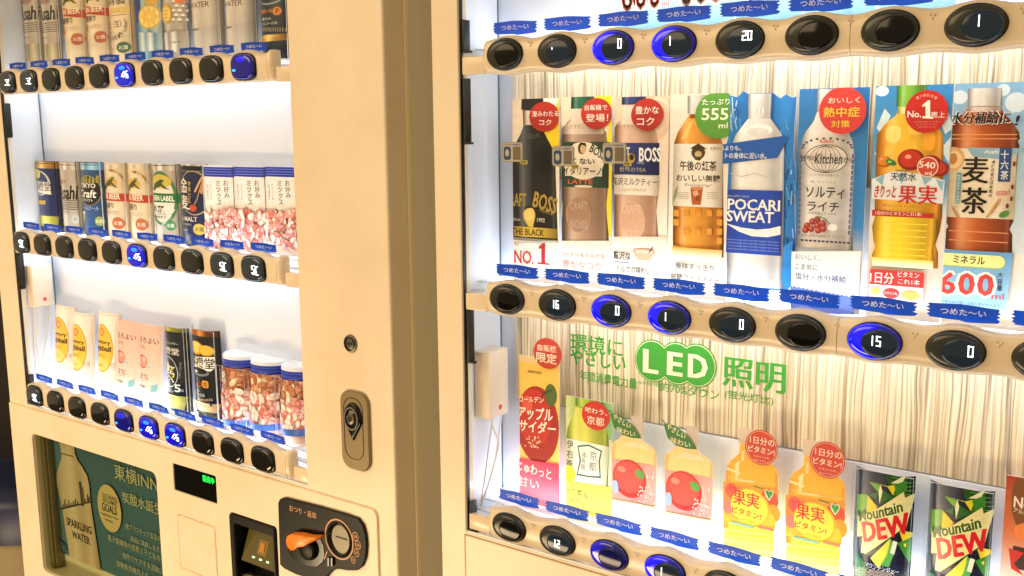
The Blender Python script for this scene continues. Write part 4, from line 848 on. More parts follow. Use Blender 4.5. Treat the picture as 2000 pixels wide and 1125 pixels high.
def water(a, label):
    c = r1(a, a+205, label, ('x', [(0, '847A6C'), (.1, 'AFA698'), (.25, 'D6CEC0'), (.5, 'BBB2A4'), (.7, 'C8BFB1'), (.9, '9A9183'), (1, '6E6659')]), 'bottle_card', .016)
    c.text('lettering', 'WATER', a+70, 32-(10 if a > 1300 else 0), 140, 36, '3A3630', .005); c.text('lettering', 'SPARKLING', a+80, -40, 170, 30, '3A3630', .005); c.text('lettering', '炭酸水', a+55, 190 if a < 1300 else 176, 56, 16, '3A3630', .01); return c.done()
water(1205, 'tall silver water bottle card, left one of the pair in the top row')
water(1420, 'tall silver water bottle card, right one of the pair in the top row')
c = r1(1656, 1852, 'dark navy can card with gold foot at the right end of the top row', ('x', [(0, '0E1A26'), (.15, '2E4250'), (.35, '16242E'), (.8, '14202A'), (1, '0A1218')]), curve=.014)
c.ell('emblem', 1735, 0, 140, 60, '8A98A0'); c.ell('emblem', 1735, -4, 124, 48, '16242E'); c.ell('label', 1785, 70, 50, 56, 'D07A20'); c.text('label', '7', 1785, 70, 22, 30, '1A1A16', .02); c.text('lettering', '無糖いね', 1715, 72, 90, 28, 'E08A3A', .03)
c.text('lettering', '果汁21%', 1718, 122, 66, 20, 'D8D8C8', .01); c.text('lettering', 'アルコール7%', 1735, 152, 110, 18, 'D8D8C8', .01)
for k in range(14): c.rect('lettering', 1675+k*13, 190, 4, 26, 'C8A878')
c.rect('foot', 1755, 244, 210, 44, None, grad=gold); c.text('lettering', 'レモンサワー', 1750, 238, 100, 14, 'F6E0A0', .01); c.done()

# row two
za, zb = -.2455, -.1240
def r2(a, b, label, gz, top=0., curve=.013, name='can_card', **k): return LC(X_(a, 260, Z2), X_(b, 260, Z2), za, zb+top, label, GB, name, curve=curve, zoom=Z2, gz=gz, **k)
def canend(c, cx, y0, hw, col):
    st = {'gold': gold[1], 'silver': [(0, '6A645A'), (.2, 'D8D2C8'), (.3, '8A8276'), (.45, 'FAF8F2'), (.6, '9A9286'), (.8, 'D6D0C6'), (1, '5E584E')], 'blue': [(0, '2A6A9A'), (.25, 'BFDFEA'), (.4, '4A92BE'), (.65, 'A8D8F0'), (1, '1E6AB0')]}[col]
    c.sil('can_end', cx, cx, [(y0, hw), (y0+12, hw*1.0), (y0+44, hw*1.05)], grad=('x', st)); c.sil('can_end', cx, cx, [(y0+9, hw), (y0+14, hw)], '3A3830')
c = r2(216, 366, 'navy can card with gold end and white name plate, leftmost in middle row', ('x', [(0, '0F1A3E'), (.2, '263878'), (.4, '1A2860'), (.85, '16224E'), (1, '0B122E')])); canend(c, 291, 52, 76, 'gold')
c.ell('emblem', 255, 190, 130, 160, 'B8C4BC'); c.ell('emblem', 252, 190, 112, 144, '1E2A56'); c.ell('emblem', 232, 130, 50, 60, 'D6CE5A'); c.poly('name_plate', [(200, 176), (318, 186), (326, 266), (204, 244)], 'E8E6E0'); c.text('name_lettering', '檸檬堂', 262, 212, 118, 58, '1C1C20', .04)
c.poly('lemon_slice', [(215, 300), (296, 304), (290, 330), (215, 326)], 'C8A02C'); c.text('lettering', '5%', 240, 368, 40, 16, 'A8B8C8', .01); c.sil('foot', 291, 291, [(402, 76), (470, 72)], grad=('x', [(0, '7A7A1E'), (.4, 'D8D458'), (1, '6A6A16')])); c.done({'name_lettering': 'name_plate'})
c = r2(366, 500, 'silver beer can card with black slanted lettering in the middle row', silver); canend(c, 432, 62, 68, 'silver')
c.text('lettering', 'Asahi', 425, 250, 122, 92, '1A1A18', .05, shear=.18); c.text('lettering', 'DRY', 400, 182, 56, 28, '9A5A3A', .02)
for k in range(5): c.rect('lettering', 430, 302+k*14, 130, 5, '4A443C')
c.text('lettering', '生ビール', 412, 376, 66, 18, '8A3A2A', .02); c.ell('alcohol_mark', 482, 425, 40, 54, 'B8BCB4'); c.text('lettering', 'お', 482, 425, 18, 20, '5A6A5A', .01); c.done()
c = r2(500, 652, 'blue craft beer can card with pale script lettering and beer glass in the middle row', ('x', [(0, '16304A'), (.2, '2C5A8A'), (.45, '27507E'), (.85, '20446E'), (1, '122A44')])); canend(c, 576, 62, 76, 'blue')
c.ell('emblem', 568, 238, 146, 196, '9A8A3A'); c.ell('emblem', 568, 240, 138, 186, '1A1C20')
for k in range(6): c.poly('skyline', [(512+k*20, 190), (512+k*20, 166-(k % 3)*12), (524+k*20, 158-(k % 2)*14), (526+k*20, 190)], '9A9248')
c.text('lettering', 'TOKYO', 553, 206, 116, 30, 'EDEBE2', .02); c.text('lettering', 'Craft', 556, 258, 122, 52, 'EDEBE2', .02, shear=.25); c.text('lettering', '東京クラフト', 552, 300, 94, 20, 'E4E0D4', .02)
c.text('lettering', 'ペールエール', 572, 352, 120, 22, 'B8C8D8', .005, shear=.3); c.poly('beer_glass', [(516, 374), (545, 376), (540, 440), (522, 438)], 'B8A86A'); c.rect('beer_glass', 530, 380, 28, 12, 'F0EEE0'); c.ell('alcohol_mark', 636, 438, 44, 60, '8A9A50'); c.text('lettering', 'お酒', 634, 438, 30, 22, 'E8E6C8', .02); c.done()
kz = [kirin(Z2, 650, za, zb, GB, 'cream beer can card with red band, left one of the pair in the middle row'),
      kirin(Z2, 800, za, zb, GB, 'cream beer can card with red band, right one of the pair in the middle row', dy=10)]
c = r2(958, 1142, 'silver and green beer can card with green band in the middle row', silver); canend(c, 1050, 66, 92, 'silver')
c.ell('emblem', 1040, 290, 184, 352, '3E7A4A'); c.ell('emblem', 1040, 290, 152, 312, 'D8D6C6'); c.ell('emblem', 1034, 180, 130, 90, 'C4B24E'); c.poly('emblem', [(970, 232), (990, 196), (1014, 180), (1040, 166), (1060, 176), (1044, 192), (1066, 216), (1092, 236), (1062, 228), (1040, 210), (1010, 222), (992, 242)], '3A4A1C')
c.poly('band', [(955, 252), (1140, 262), (1140, 320), (955, 312)], '1E6A38'); c.text('band_lettering', 'GREEN LABEL', 1030, 288, 172, 34, 'F0EEDC', .03)
c.text('lettering', '淡麗', 1012, 356, 100, 44, '201E1A', .03); c.text('lettering', 'グリーンラベル', 1018, 388, 110, 16, '3A3830', .01); c.text('lettering', '糖質70%オフ', 1018, 408, 110, 18, '2A2820', .02); c.arc('lettering', 'ALC 5%', 1030, 330, 88, 130, 100, 170, 18, 18, 'E8E6D0', .01)
c.ell('alcohol_mark', 1100, 466, 56, 66, '4A8A5A'); c.text('lettering', 'お酒', 1100, 466, 36, 24, 'E8F0DC', .02); c.done({'band_lettering': 'band'})
c = r2(1142, 1320, 'dark navy beer can card with large kanji, beside the white snack cards', ('x', [(0, '0C1226'), (.2, '26345E'), (.4, '182448'), (.8, '1A2A58'), (1, '080E1E')])); canend(c, 1231, 70, 88, 'silver'); c.sil('can_end', 1231, 1231, [(84, 90), (112, 92)], '0E1424')
c.ell('ring', 1250, 255, 190, 290, 'A8946A'); c.ell('ring', 1246, 255, 176, 274, '182448')
c.vtext('lettering', '金麦', 1180, 150, 1186, 368, 84, 'E2D6BC', .03); c.rect('name_strip', 1224, 246, 32, 150, '0C1430'); c.vtext('lettering', '糖質七五', 1224, 176, 1224, 320, 20, 'B49A6A', .01)
c.line('wheat', [(1300, 150), (1285, 220), (1270, 300), (1240, 360)], 6, 'C8965A')
for k in range(8): c.ell('wheat', 1262+k*4.5, 238-k*12, 20, 14, 'D8A86A', rot=50); c.ell('wheat', 1290+k*2.5, 250-k*13, 20, 14, 'C8925A', rot=-50)
c.ell('wheat', 1250, 352, 44, 44, 'B04A32'); c.text('lettering', '75% MALT', 1200, 420, 150, 30, 'D8C9A8', .02); c.text('lettering', 'SUNTORY BEER', 1195, 455, 92, 12, 'B8A888', 0); c.text('lettering', 'SUNTORY', 1180, 492, 70, 14, 'A8987A', 0)
c.ell('alcohol_mark', 1286, 490, 66, 72, 'C8B05A'); c.text('lettering', 'お酒', 1286, 490, 42, 28, '3A2E16', .02); c.done()

NP = [('F4E6E0', 'E88A92', 'F8C8C8'), ('E0A8A0', 'F4EEE8', 'FFFFFF'), ('C87A6A', 'E8A098', 'F8D8D0'), ('F0D8CC', 'FBF6F2', 'FFFFFF'), ('B86A5A', 'D87A74', 'F0B8B0')]
NB = [('8E5238', 'C4805A', 'E0AC86'), ('A0604A', 'DA9C78', 'F2C8A6'), ('D8B494', 'F6E6D2', 'FFFAF0'), ('B07858', 'E6B48E', 'F8DCBE'), ('86482E', 'B8704C', 'DCA07A')]
def mixcard(a, w, label, seed):
    c = LC(X_(a, 300, Z2), X_(a+w, 300, Z2), -.2455, -.1248, label, 'white mixed nut snack cards', 'snack_card', curve=.004, zoom=Z2, base='F4F2F2')
    c.poly('lid_band', [(a-30, 84), (a+w+30, 90), (a+w+30, 156), (a-30, 146)], '2038B8')
    for k in range(3): c.line('lid_band', [(a, 98+k*17), (a+w, 104+k*17)], 2.4, '8AA0E8')
    cx = a+w*.60
    c.vtext('lettering', 'お好み', cx+22, 170, cx+32, 292, 30, '3A3A44', .005); c.vtext('lettering', 'ミックス', cx-28, 172, cx-14, 336, 28, '3A3A44', .005); c.vtext('lettering', 'ナッツと小魚', a+w*.22, 196, a+w*.26, 300, 11, '6A6A78', 0); c.vtext('lettering', 'おつまみに', a+w*.11, 196, a+w*.13, 300, 13, '4A4A9A', 0)
    c.poly('nut_picture', [(a-30, 362), (a+w+30, 384), (a+w+40, 640), (a-30, 620)], 'E8C8C0')
    c.nuts('nut_picture', 190, a-5, a+w+10, 372, 600, NP, seed, 44); c.line('lettering', [(a+8, 352), (a+w*.5, 358)], 2, '8A8A9A')
    return c.done()
mixcard(1316, 196, 'white mixed nut card with vertical lettering and blue band, left of three', 1)
mixcard(1512, 202, 'white mixed nut card with vertical lettering and blue band, middle of three', 2)
mixcard(1714, 196, 'white mixed nut card with vertical lettering and blue band, right of three', 3)

# row three
def r3(x0, x1, ztop, label, gz, curve=.012, name='can_card', grp=GC, Y=.045): return LC(x0, x1, -.508, ztop, label, grp, name, Y=Y, curve=curve, zoom=Z3, gz=gz)
def highball(label):
    c = r3(X_(419, 400, Z3, .038), X_(551, 400, Z3, .038), -.3755, label, ('x', [(0, 'D0C4B8'), (.15, 'F8F0E8'), (.5, 'FCF6F0'), (.85, 'F2E6DA'), (1, 'C8B8A8')]), grp='white highball can cards with yellow oval', Y=.038)
    for k in range(3): c.line('can_end', [(425, 146+k*12), (545, 158+k*12)], 2, 'C8A88E')
    c.line('can_end', [(420, 140), (545, 154)], 3.5, '6A5A4A')
    c.ell('oval_label', 462, 370, 118, 278, 'D8A22C', rot=2); c.ell('oval_label', 462, 370, 108, 266, 'F2C84A', rot=2); c.ell('oval_label', 463, 462, 84, 70, 'F6DC7A')
    c.ell('oval_label', 450, 275, 36, 50, 'E08A2A'); c.text('oval_lettering', '角', 450, 275, 22, 30, 'F8D08A', .02)
    c.text('oval_lettering', 'Suntory', 458, 335, 96, 28, '3A2A14', .04); c.text('oval_lettering', 'highball', 460, 374, 104, 40, '2E200E', .05); c.text('oval_lettering', '角ハイボール', 452, 412, 64, 12, '4A3418', .02); c.text('oval_lettering', 'ウイスキー', 460, 470, 42, 14, '6A4A1E', .01)
    c.text('lettering', 'お酒', 528, 470, 28, 30, 'A8A0A0', 0); c.rect('lettering', 528, 494, 34, 2, 'B0A8A8'); return c.done({'oval_lettering': 'oval_label'}, lean=5)
hb = highball('white highball can card with yellow oval, middle one of three')
dup(hb, -.0530, 'white highball can card with yellow oval, leftmost of three, standing slightly higher', .0068)
dup(hb, .0775, 'white highball can card with yellow oval, rightmost of three beside the peach cans', .0085)
def peach(label):
    c = r3(X_(701, 420, Z3, .038), X_(832, 420, Z3, .038), -.3748, label, ('z', [(0, 'FFFFFF'), (.22, 'FBF4F0'), (.3, 'F6D4C8'), (1, 'F2BFB0')]), curve=.008, grp='pale pink peach drink can cards', Y=.038)
    c.line('can_end', [(700, 188), (830, 208)], 3.5, '8A6A5E'); c.text('lettering', 'ほろよい', 750, 304, 120, 34, '5A3A3C', .015); c.text('lettering', 'もも', 722, 340, 36, 22, '5A3A3C', .01)
    c.ell('peach', 730, 428, 62, 78, 'D86A62'); c.ell('peach', 734, 426, 46, 60, 'EE9A8C'); c.ell('peach', 738, 416, 20, 26, 'F8C4B0'); c.ell('peach', 768, 458, 32, 14, 'A8D0D0'); c.poly('peach', [(706, 392), (716, 384), (726, 392), (714, 398)], '7A3A34')
    c.text('lettering', '3%', 746, 516, 56, 32, '6A5A5A', -.002, shear=.3); c.line('lettering', [(708, 536), (765, 542)], 1.6, '6A5A5A'); c.text('lettering', 'SUNTORY', 734, 572, 56, 12, '3A3434', .03)
    c.poly('alcohol_mark', [(792, 570), (824, 560), (826, 604), (794, 614)], '8AC4CC'); c.text('lettering', 'お酒', 740, 612, 60, 8, '8A8080', 0); return c.done(lean=5)
pc = peach('pale pink peach can card with soft round fruit, left one of the pair')
dup(pc, .0605, 'pale pink peach can card with soft round fruit, right one of the pair', .0003)
c = r3(-.7085, -.6500, -.3740, 'black and navy lemon can card with round emblem, number 5 and yellow-green foot', ('x', [(0, '0C1418'), (.2, '2A3A44'), (.4, '16222A'), (.8, '121C24'), (1, '060A0E')]), curve=.016)
c.sil('can_end', 1050, 1052, [(228, 68), (276, 70)], grad=('x', [(0, '5A5A12'), (.3, 'C8C850'), (.5, '8A8A20'), (1, '4A4A0E')])); c.line('can_end', [(978, 238), (1122, 262)], 3, '2A2A14')
c.text('lettering', '塩レモンサワー', 1036, 344, 90, 16, 'D8D4BC', .01); c.text('lettering', '檸檬堂', 1020, 388, 132, 42, 'E8E6DC', .025); c.ring('emblem', 1030, 518, 106, 184, .95, 'D8D8CC', '16222A'); c.ell('emblem', 1012, 486, 40, 62, 'D8C83A')
R = random.Random(6)
for k in range(40): c.ell('emblem', R.uniform(995, 1068), R.uniform(470, 590), R.uniform(5, 12), R.uniform(6, 14), R.choice(['E8E6DC', 'D8C83A', 'E8E6DC']))
c.text('lettering', '5', 1086, 620, 32, 46, 'E8E8E4', .02); c.text('lettering', 'アルコール分', 1032, 632, 62, 10, 'C8C8BC', 0); c.text('lettering', '%', 1108, 636, 10, 14, 'E8E8E4', 0)
c.vtext('lettering', 'はちみつレモン', 1098, 460, 1096, 560, 9, '9AA0A0', 0); c.sil('foot', 1062, 1056, [(660, 70), (740, 62)], grad=('x', [(0, '8A8A1E'), (.35, 'E6E878'), (1, '7A7A18')])); c.text('lettering', 'レモンサワー', 1050, 692, 70, 10, '5A5A14', .01); c.done()
c = r3(-.6420, -.5765, -.3700, 'black lemon sour can card with white name plate, lemons and brown end', ('x', [(0, '0A1014'), (.2, '2A3842'), (.4, '121C22'), (.8, '0E161C'), (1, '050809')]), curve=.018)
c.sil('can_end', 1215, 1220, [(246, 82), (302, 86)], grad=('x', [(0, '4A2410'), (.2, 'C8742C'), (.35, '7A3A16'), (.5, 'E09A4A'), (.7, '6A3010'), (1, '3A1A0A')])); c.line('can_end', [(1130, 254), (1304, 276)], 4, '2A160A')
c.ell('lemons', 1194, 372, 92, 82, 'C89A2A'); c.ell('lemons', 1190, 368, 78, 68, 'F0CE6A'); c.ell('lemons', 1252, 392, 78, 66, 'D0A030'); c.ell('lemons', 1252, 390, 66, 54, 'EBC04A')
c.poly('name_plate', [(1140, 420), (1292, 434), (1292, 506), (1276, 520), (1150, 492)], 'F0EEE8'); c.text('name_lettering', '檸檬堂', 1218, 462, 148, 66, '141414', .04)
c.ell('emblem', 1212, 520, 116, 50, '6A7A80'); c.ell('emblem', 1212, 512, 100, 38, '10181E'); c.ell('emblem', 1190, 514, 30, 16, 'D8D8D0')
c.text('lettering', '鬼レモン', 1196, 592, 76, 30, 'E0602A', .03); c.rect('alcohol_mark', 1252, 596, 34, 44, 'D89030', r=.3); c.text('lettering', '追', 1252, 596, 22, 26, '1A1206', .02)
c.text('lettering', '果汁17%', 1194, 632, 44, 14, 'D8D8C8', .01); c.text('lettering', 'アルコール7%', 1212, 656, 76, 18, 'D8D8C8', .01)
for k in range(12): c.rect('lettering', 1188+k*9, 692, 3, 14, 'C8A070')
c.sil('foot', 1240, 1240, [(706, 80), (758, 72)], grad=('x', [(0, '9A7A4A'), (.35, 'F4DCA8'), (1, '8A6A3A')])); c.text('lettering', 'レモンサワー', 1232, 728, 60, 10, '8A6A3A', .01); c.rect('lettering', 1284, 722, 12, 20, '3A2A1A'); c.done()

def nutjar(x0, x1, ztop, label, seed, a, w, y0, vt):
    """jar of nuts: half-round printed front, blue lid rim and a real round white lid"""
    R_ = (x1-x0)/2; Y = .030
    c = Card('nut_jar', label, 'snack jar', x0, x1, -.508, ztop, Y=Y, curve=.022, zoom=Z3, base='F2ECEA', group='clear nut jars with blue lids')
    c.poly('nut_picture', [(a-60, y0+40), (a+w+80, y0+66), (a+w+80, y0+520), (a-60, y0+520)], 'DDB4A0')
    c.nuts('nut_picture', 170, a-15, a+w+15, y0+62, y0+260, NB, seed, 56); c.nuts('nut_picture', 150, a-15, a+w+15, y0+250, y0+440, NP, seed+5, 42)  # lower nuts inked paler: wash of the strip light put into the colour
    c.poly('nut_picture', [(a-60, y0+400), (a+w+80, y0+440), (a+w+80, y0+480), (a-60, y0+440)], '4A7AD8')
    c.box = (x0, x1, -.508, ztop+.001)
    c.vtext('lettering', vt[0], a+28, y0+105, a+34, y0+240, 30, 'FFFFFF', .09); c.vtext('lettering', vt[0], a+28, y0+105, a+34, y0+240, 26, '5A4AA8', .01)
    if len(vt) > 1: c.vtext('lettering', vt[1], a+66, y0+110, a+70, y0+250, 26, 'FFFFFF', .08); c.vtext('lettering', vt[1], a+66, y0+110, a+70, y0+250, 22, '6A5AB0', .01)
    c.line('frost', [(a, y0+58), (a+w, y0+76)], 6, 'F4EEEC')
    root = c.done(); cy = R_*.98
    h = ztop+.508
    bm = bmesh.new(); n = 40
    def ring(r, z): return [bm.verts.new((r*math.cos(2*math.pi*k/n), cy*.92+r*.92*math.sin(2*math.pi*k/n), z)) for k in range(n)]
    prof = [(R_*1.00, h-.0015, 0), (R_*1.05, h-.001, 0), (R_*1.06, h+.004, 0), (R_*1.05, h+.0045, 1), (R_*1.055, h+.009, 0), (R_*1.05, h+.0095, 1), (R_*1.055, h+.0125, 0), (R_*1.04, h+.013, 2), (R_*1.03, h+.0165, 2), (R_*.98, h+.018, 2), (R_*.90, h+.0165, 2)]
    pr = None
    for r, z, mi in prof:
        q = ring(r, z)
        if pr:
            for k in range(n):
                f = bm.faces.new((pr[k], pr[(k+1) % n], q[(k+1) % n], q[k])); f.material_index = mi; f.smooth = True
        pr = q
    bm.faces.new(pr).material_index = 2
    fin('lid', bm, [M['lidblue'], M['lidpale'], M['white']], root)
    bm = bmesh.new(); A = [(R_*.99*math.cos(math.pi*k/16), cy*.92+R_*.90*math.sin(math.pi*k/16)) for k in range(17)]
    for (ax, ay), (bx, by) in zip(A, A[1:]):
        bm.faces.new([bm.verts.new(v) for v in ((ax, ay, 0), (bx, by, 0), (bx, by, h), (ax, ay, h))])
    fin('jar_back', bm, M['white'], root)
    return root
M['lidblue'] = mat('blue_lid', '1E3AB4', .3); M['lidpale'] = mat('blue_lid_groove', '5A74D8', .35)
def xj(px, py): return P(Z3[0]+px*Z3[2], Z3[1]+py*Z3[2], .030)
for k, (a, b, yr, vt, lb) in enumerate([(1314, 1482, 432, ('落花生', '柿の種'), 'jar of brown nuts with blue lid, leftmost of three beside the black lemon sour can'), (1482, 1664, 458, ('落花生',), 'jar of brown nuts with blue lid, middle of three'), (1672, 1846, 490, ('豆',), 'jar of brown nuts with blue lid, rightmost of three beside the window edge')]):
    p0 = xj(a, yr); p1 = xj(b, yr); zt = -.4135 
    nutjar(p0.x, p1.x-.0005, zt, lb, 20+k, a, b-a, yr-46, vt)

# ------------------------------------------------------------------ vending machines
def machine(label, x, name='vending_machine'):
    r = empty(name, (x, .3, -1.45)); tag(r, label, 'vending machine', 'vending machines standing side by side'); return r
LM = machine('cream vending machine on the left with beer cans, poster window and coin slot', -.62)
RM = machine('cream vending machine on the right with oval buttons and wood grain panel', .30)
def part(name, bm, mats, root, parent=None, angle=35):
    o = fin(name, bm, mats, None, angle=angle); o.parent = parent or root
    if parent is None: o.matrix_parent_inverse = Matrix.Translation(-root.location)
    return o
def inst(name, me, loc, root, parent=None):
    o = bpy.data.objects.new(name, me); COL.objects.link(o)
    if parent: o.parent = parent; o.location = loc
    else: o.parent = root; o.location = Vector(loc)-root.location
    return o
def shell(root, x0, x1, yf, wx0, wx1, wz0, wz1, wy):
    bm = bmesh.new(); z0, z1 = -1.45, .46
    box(bm, x0, x0+.003, yf, .62, z0, z1); box(bm, x1-.003, x1, yf, .62, z0, z1); box(bm, x0+.003, x1-.003, .617, .62, z0, z1); box(bm, x0+.003, x1-.003, yf, .617, z1-.003, z1)
    part('cabinet', bm, M['side'], root)
# --- left machine
XR = P(797, 300, .036).x
LX0, LX1 = -1.100, P(750, 300, 0).x
WLX = (-1.0415, -.337); WZ = (-.5435, .36)
shell(LM, LX0, XR-.001, .036, *WLX, *WZ, .067)
bm = bmesh.new(); plate(bm, [[(LX0, -1.40), (LX1, -1.40), (LX1, .46), (LX0, .46)], rrect(WLX[0], WLX[1], WZ[0], WZ[1], .003), rrect(-1.031, -.671, -.846, -.591, .012), rrect(-.4880, -.4025, -.7115, -.6265, .002)], 0, .012, chamfer=.0012)
part('door', bm, M['fascia'], LM, angle=30)
bm = bmesh.new(); prev = None; n = 14   # rounded closing edge of the door
d_ = Vector((XR-LX1-.004, .036)); rr = .005
prof = [(LX1-.0016, -.00008), (LX1, -.00008)]
for k in range(1, 9):      # small radius, then a flat slanting face back to the trim
    t = k/9; a_ = Vector((LX1, 0)).lerp(Vector((LX1+.004, 0)), t); b2 = Vector((LX1+.004, 0)).lerp(Vector((LX1+.004, 0))+d_*.13, t); c_ = a_.lerp(b2, t); prof.append((c_.x, c_.y))
prof += [(LX1+.004+d_.x*t, d_.y*t) for t in (.15, .4, .7, 1.)]
for (xa, ya), (xb, yb) in zip(prof, prof[1:]):
    f = bm.faces.new([bm.verts.new(v) for v in ((xa, ya, -1.40), (xb, yb, -1.40), (xb, yb, .46), (xa, ya, .46))]); f.smooth = True
bmesh.ops.remove_doubles(bm, verts=bm.verts[:], dist=1e-6); part('door_edge', bm, M['fascia'], LM, angle=70)
bm = bmesh.new(); box(bm, XR, XR+.0026, .0325, .040, -1.40, .46, bev=.0008); part('edge_trim', bm, M['trim'], LM)

def liner(root, wx, wz, wy, name='window_liner'):
    bm = bmesh.new(); t = .002
    box(bm, wx[0]-t, wx[0], .0122, wy, wz[0]-t, wz[1]); box(bm, wx[1], wx[1]+t, .0122, wy, wz[0]-t, wz[1])
    box(bm, wx[0], wx[1], .0305, wy, wz[0]-t, wz[0]); box(bm, wx[0], wx[1], .0122, wy, wz[1], wz[1]+t)
    part(name, bm, M['white'], root)
    bm = bmesh.new(); box(bm, wx[0], wx[1], .0006, .030, wz[0]-t, wz[0]+.0012, bev=.0005); part('window_sill', bm, M['sillm'], root)
    bm = bmesh.new(); box(bm, wx[0]-t, wx[1]+t, wy, wy+.003, wz[0]-t, wz[1]); part('back_panel', bm, M['backwhite'], root)
    bm = bmesh.new(); box(bm, wx[0]+.0005, wx[1]-.0005, .0126, .0138, wz[0]+.0015, wz[1]-.001); part('window_pane', bm, M['pane'], root)
M['sillm'] = mat('white_sill', 'E4E8F0', .35)
liner(LM, WLX, WZ, .067)
bm = bmesh.new(); box(bm, WLX[0]+.0002, WLX[0]+.0014, .0008, .0060, WZ[0]+.002, .34); part('gasket', bm, M['gasket'], LM)
for z0, z1 in ((-.083, -.028), (-.338, -.272), (-.541, -.49)):
    bm = bmesh.new(); box(bm, WLX[0]+.003, WLX[0]+.0085, .001, .0118, z0, z1, bev=.0006); box(bm, WLX[0]+.003, WLX[0]+.013, .002, .008, z0-.0015, z0+.0015); part('clip', bm, M['gasket'], LM)
bm = bmesh.new(); box(bm, -1.036, -.34, .0665, .0672-.0001, .4, .401)
bm.free()
# thin seam where side liner meets the back
bm = bmesh.new(); box(bm, WLX[0], WLX[0]+.0012, .0652, .0668, WZ[0], .34); part('corner_seam', bm, M['cornerm'] if 'cornerm' in M else M.setdefault('cornerm', mat('blue_grey_seam', '4E6A74', .5)), LM)

# --- right machine
RX0, RX1 = -.1054, .80
WRX = (-.0660, .665)
shell(RM, RX0, RX1, .03, *WRX, *WZ, .072)
bm = bmesh.new(); plate(bm, [[(RX0, -1.40), (-.0683, -1.40), (-.0683, -.5465), (RX1, -.5465), (RX1, .46), (RX0, .46)], rrect(WRX[0], WRX[1], WZ[0]+.0015, WZ[1], .002)], 0, .012, chamfer=.0018); part('door', bm, M['fascia'], RM, angle=30)
bm = bmesh.new(); plate(bm, [[(-.0676, -1.40), (RX1, -1.40), (RX1, -.5472), (-.0676, -.5472)]], -.0004, .03, chamfer=.0008); part('lower_door', bm, M['fascia'], RM, angle=30)
liner(RM, WRX, (WZ[0]+.0015, WZ[1]), .072)
bm = bmesh.new(); box(bm, WRX[0]+.0002, WRX[0]+.0016, .0008, .0055, WZ[0]+.002, .34); part('gasket', bm, M['gasket'], RM); bm = bmesh.new(); box(bm, WRX[0]+.0002, WRX[0]+.0014, .0058, .0118, WZ[0]+.002, .34); part('pane_rail', bm, M['bar'], RM)
for z0, z1 in ((-.092, -.022), (-.338, -.262), (-.541, -.505), (.006, .040)):
    bm = bmesh.new(); box(bm, WRX[0]+.0036, WRX[0]+.0068, .001, .0118, z0, z1, bev=.0006); box(bm, WRX[0]+.0035, WRX[0]+.014, .001, .006, z0-.0012, z0+.0012); part('clip', bm, M['gasket'], RM)
bm = bmesh.new(); box(bm, WRX[0], WRX[0]+.0009, .0704, .0719, WZ[0], .34); part('corner_seam', bm, M['cornerm'], RM)
for z0, z1 in ((-.1325, -.012), (-.393, -.268), (.135, .25)):
    for k, (a, b) in enumerate(((-.0445, .1290), (.1292, .3580), (.3582, .664))):
        bm = bmesh.new(); box(bm, a, b, .0700, .0718, z0, z1); part('wood_panel', bm, M['wood'], RM)
# printed lettering on the wood sheet
def print_on(name, items, m, root, Y):
    bm = bmesh.new()
    for k, (t, cx, cy, w, h, b) in enumerate(items):
        x0 = P(cx-w/2, cy, Y).x; x1 = P(cx+w/2, cy, Y).x; z1 = P(cx, cy-h/2, Y).z; z0 = P(cx, cy+h/2, Y).z; put_text(bm, t, (x0+x1)/2, (z0+z1)/2, x1-x0, z1-z0, Y-.00003*k, 0, b)
    return part(name, bm, m, root)
YW = .0697
print_on('green_lettering', [('環境に', 1165, 674, 102, 36, .035), ('やさしい', 1168, 702, 108, 32, .035), ('照明', 1473, 733, 122, 58, .06), ('年間消費電力量', 1188, 741, 112, 20, .008), ('(kWh/年)', 1268, 750, 44, 10, 0), ('約70%ダウン', 1347, 763, 116, 20, .008), ('(蛍光灯比)', 1463, 777, 96, 20, .006)], M['greenink'], RM, YW)
bmA, bmB, bmC = bmesh.new(), bmesh.new(), bmesh.new()
for k, (px, py) in enumerate(((1275, 705), (1322, 710), (1362, 714))):
    p = P(px, py, YW); r = .0222
    for bm, rr, y in ((bmA, r*1.06, 0), (bmB, r*1.0, -.0004), (bmC, r*.96, -.0008)):
        y -= k*.00006; plate(bm, [ellp(p.x, p.z, rr*.93, rr, 40)], YW+y, YW+y+.00003)
part('led_emblem', bmA, M['greenink'], RM); part('led_emblem_ring', bmB, M['greenpale'], RM); part('led_emblem_disc', bmC, M['greenink'], RM)
print_on('led_lettering', [('L', 1271, 706, 28, 46, .07), ('E', 1318, 711, 28, 46, .07), ('D', 1363, 716, 36, 46, .07)], M['greenpale'], RM, YW-.0012)
# white holder panels (rear wall of the card holders) and clear holders
for z0, z1 in ((-.248, -.133), (-.5415, -.3935)):
    bm = bmesh.new(); box(bm, -.02, .664, .0660, .0678, z0, z1, bev=.0004); part('card_holder_back', bm, M['white'], RM)
for i, zt in [(3, -.052), (4, -.05), (6, -.052)]:
    x = i*.0655-.03
for i in (2, 3, 4, 5, 6, 7):
    x = i*.0655-.0300; bm = bmesh.new(); box(bm, x, x+.0006, .040, .0655, -.508, -.394); part('clear_card_holder', bm, M['acrylic'], RM)

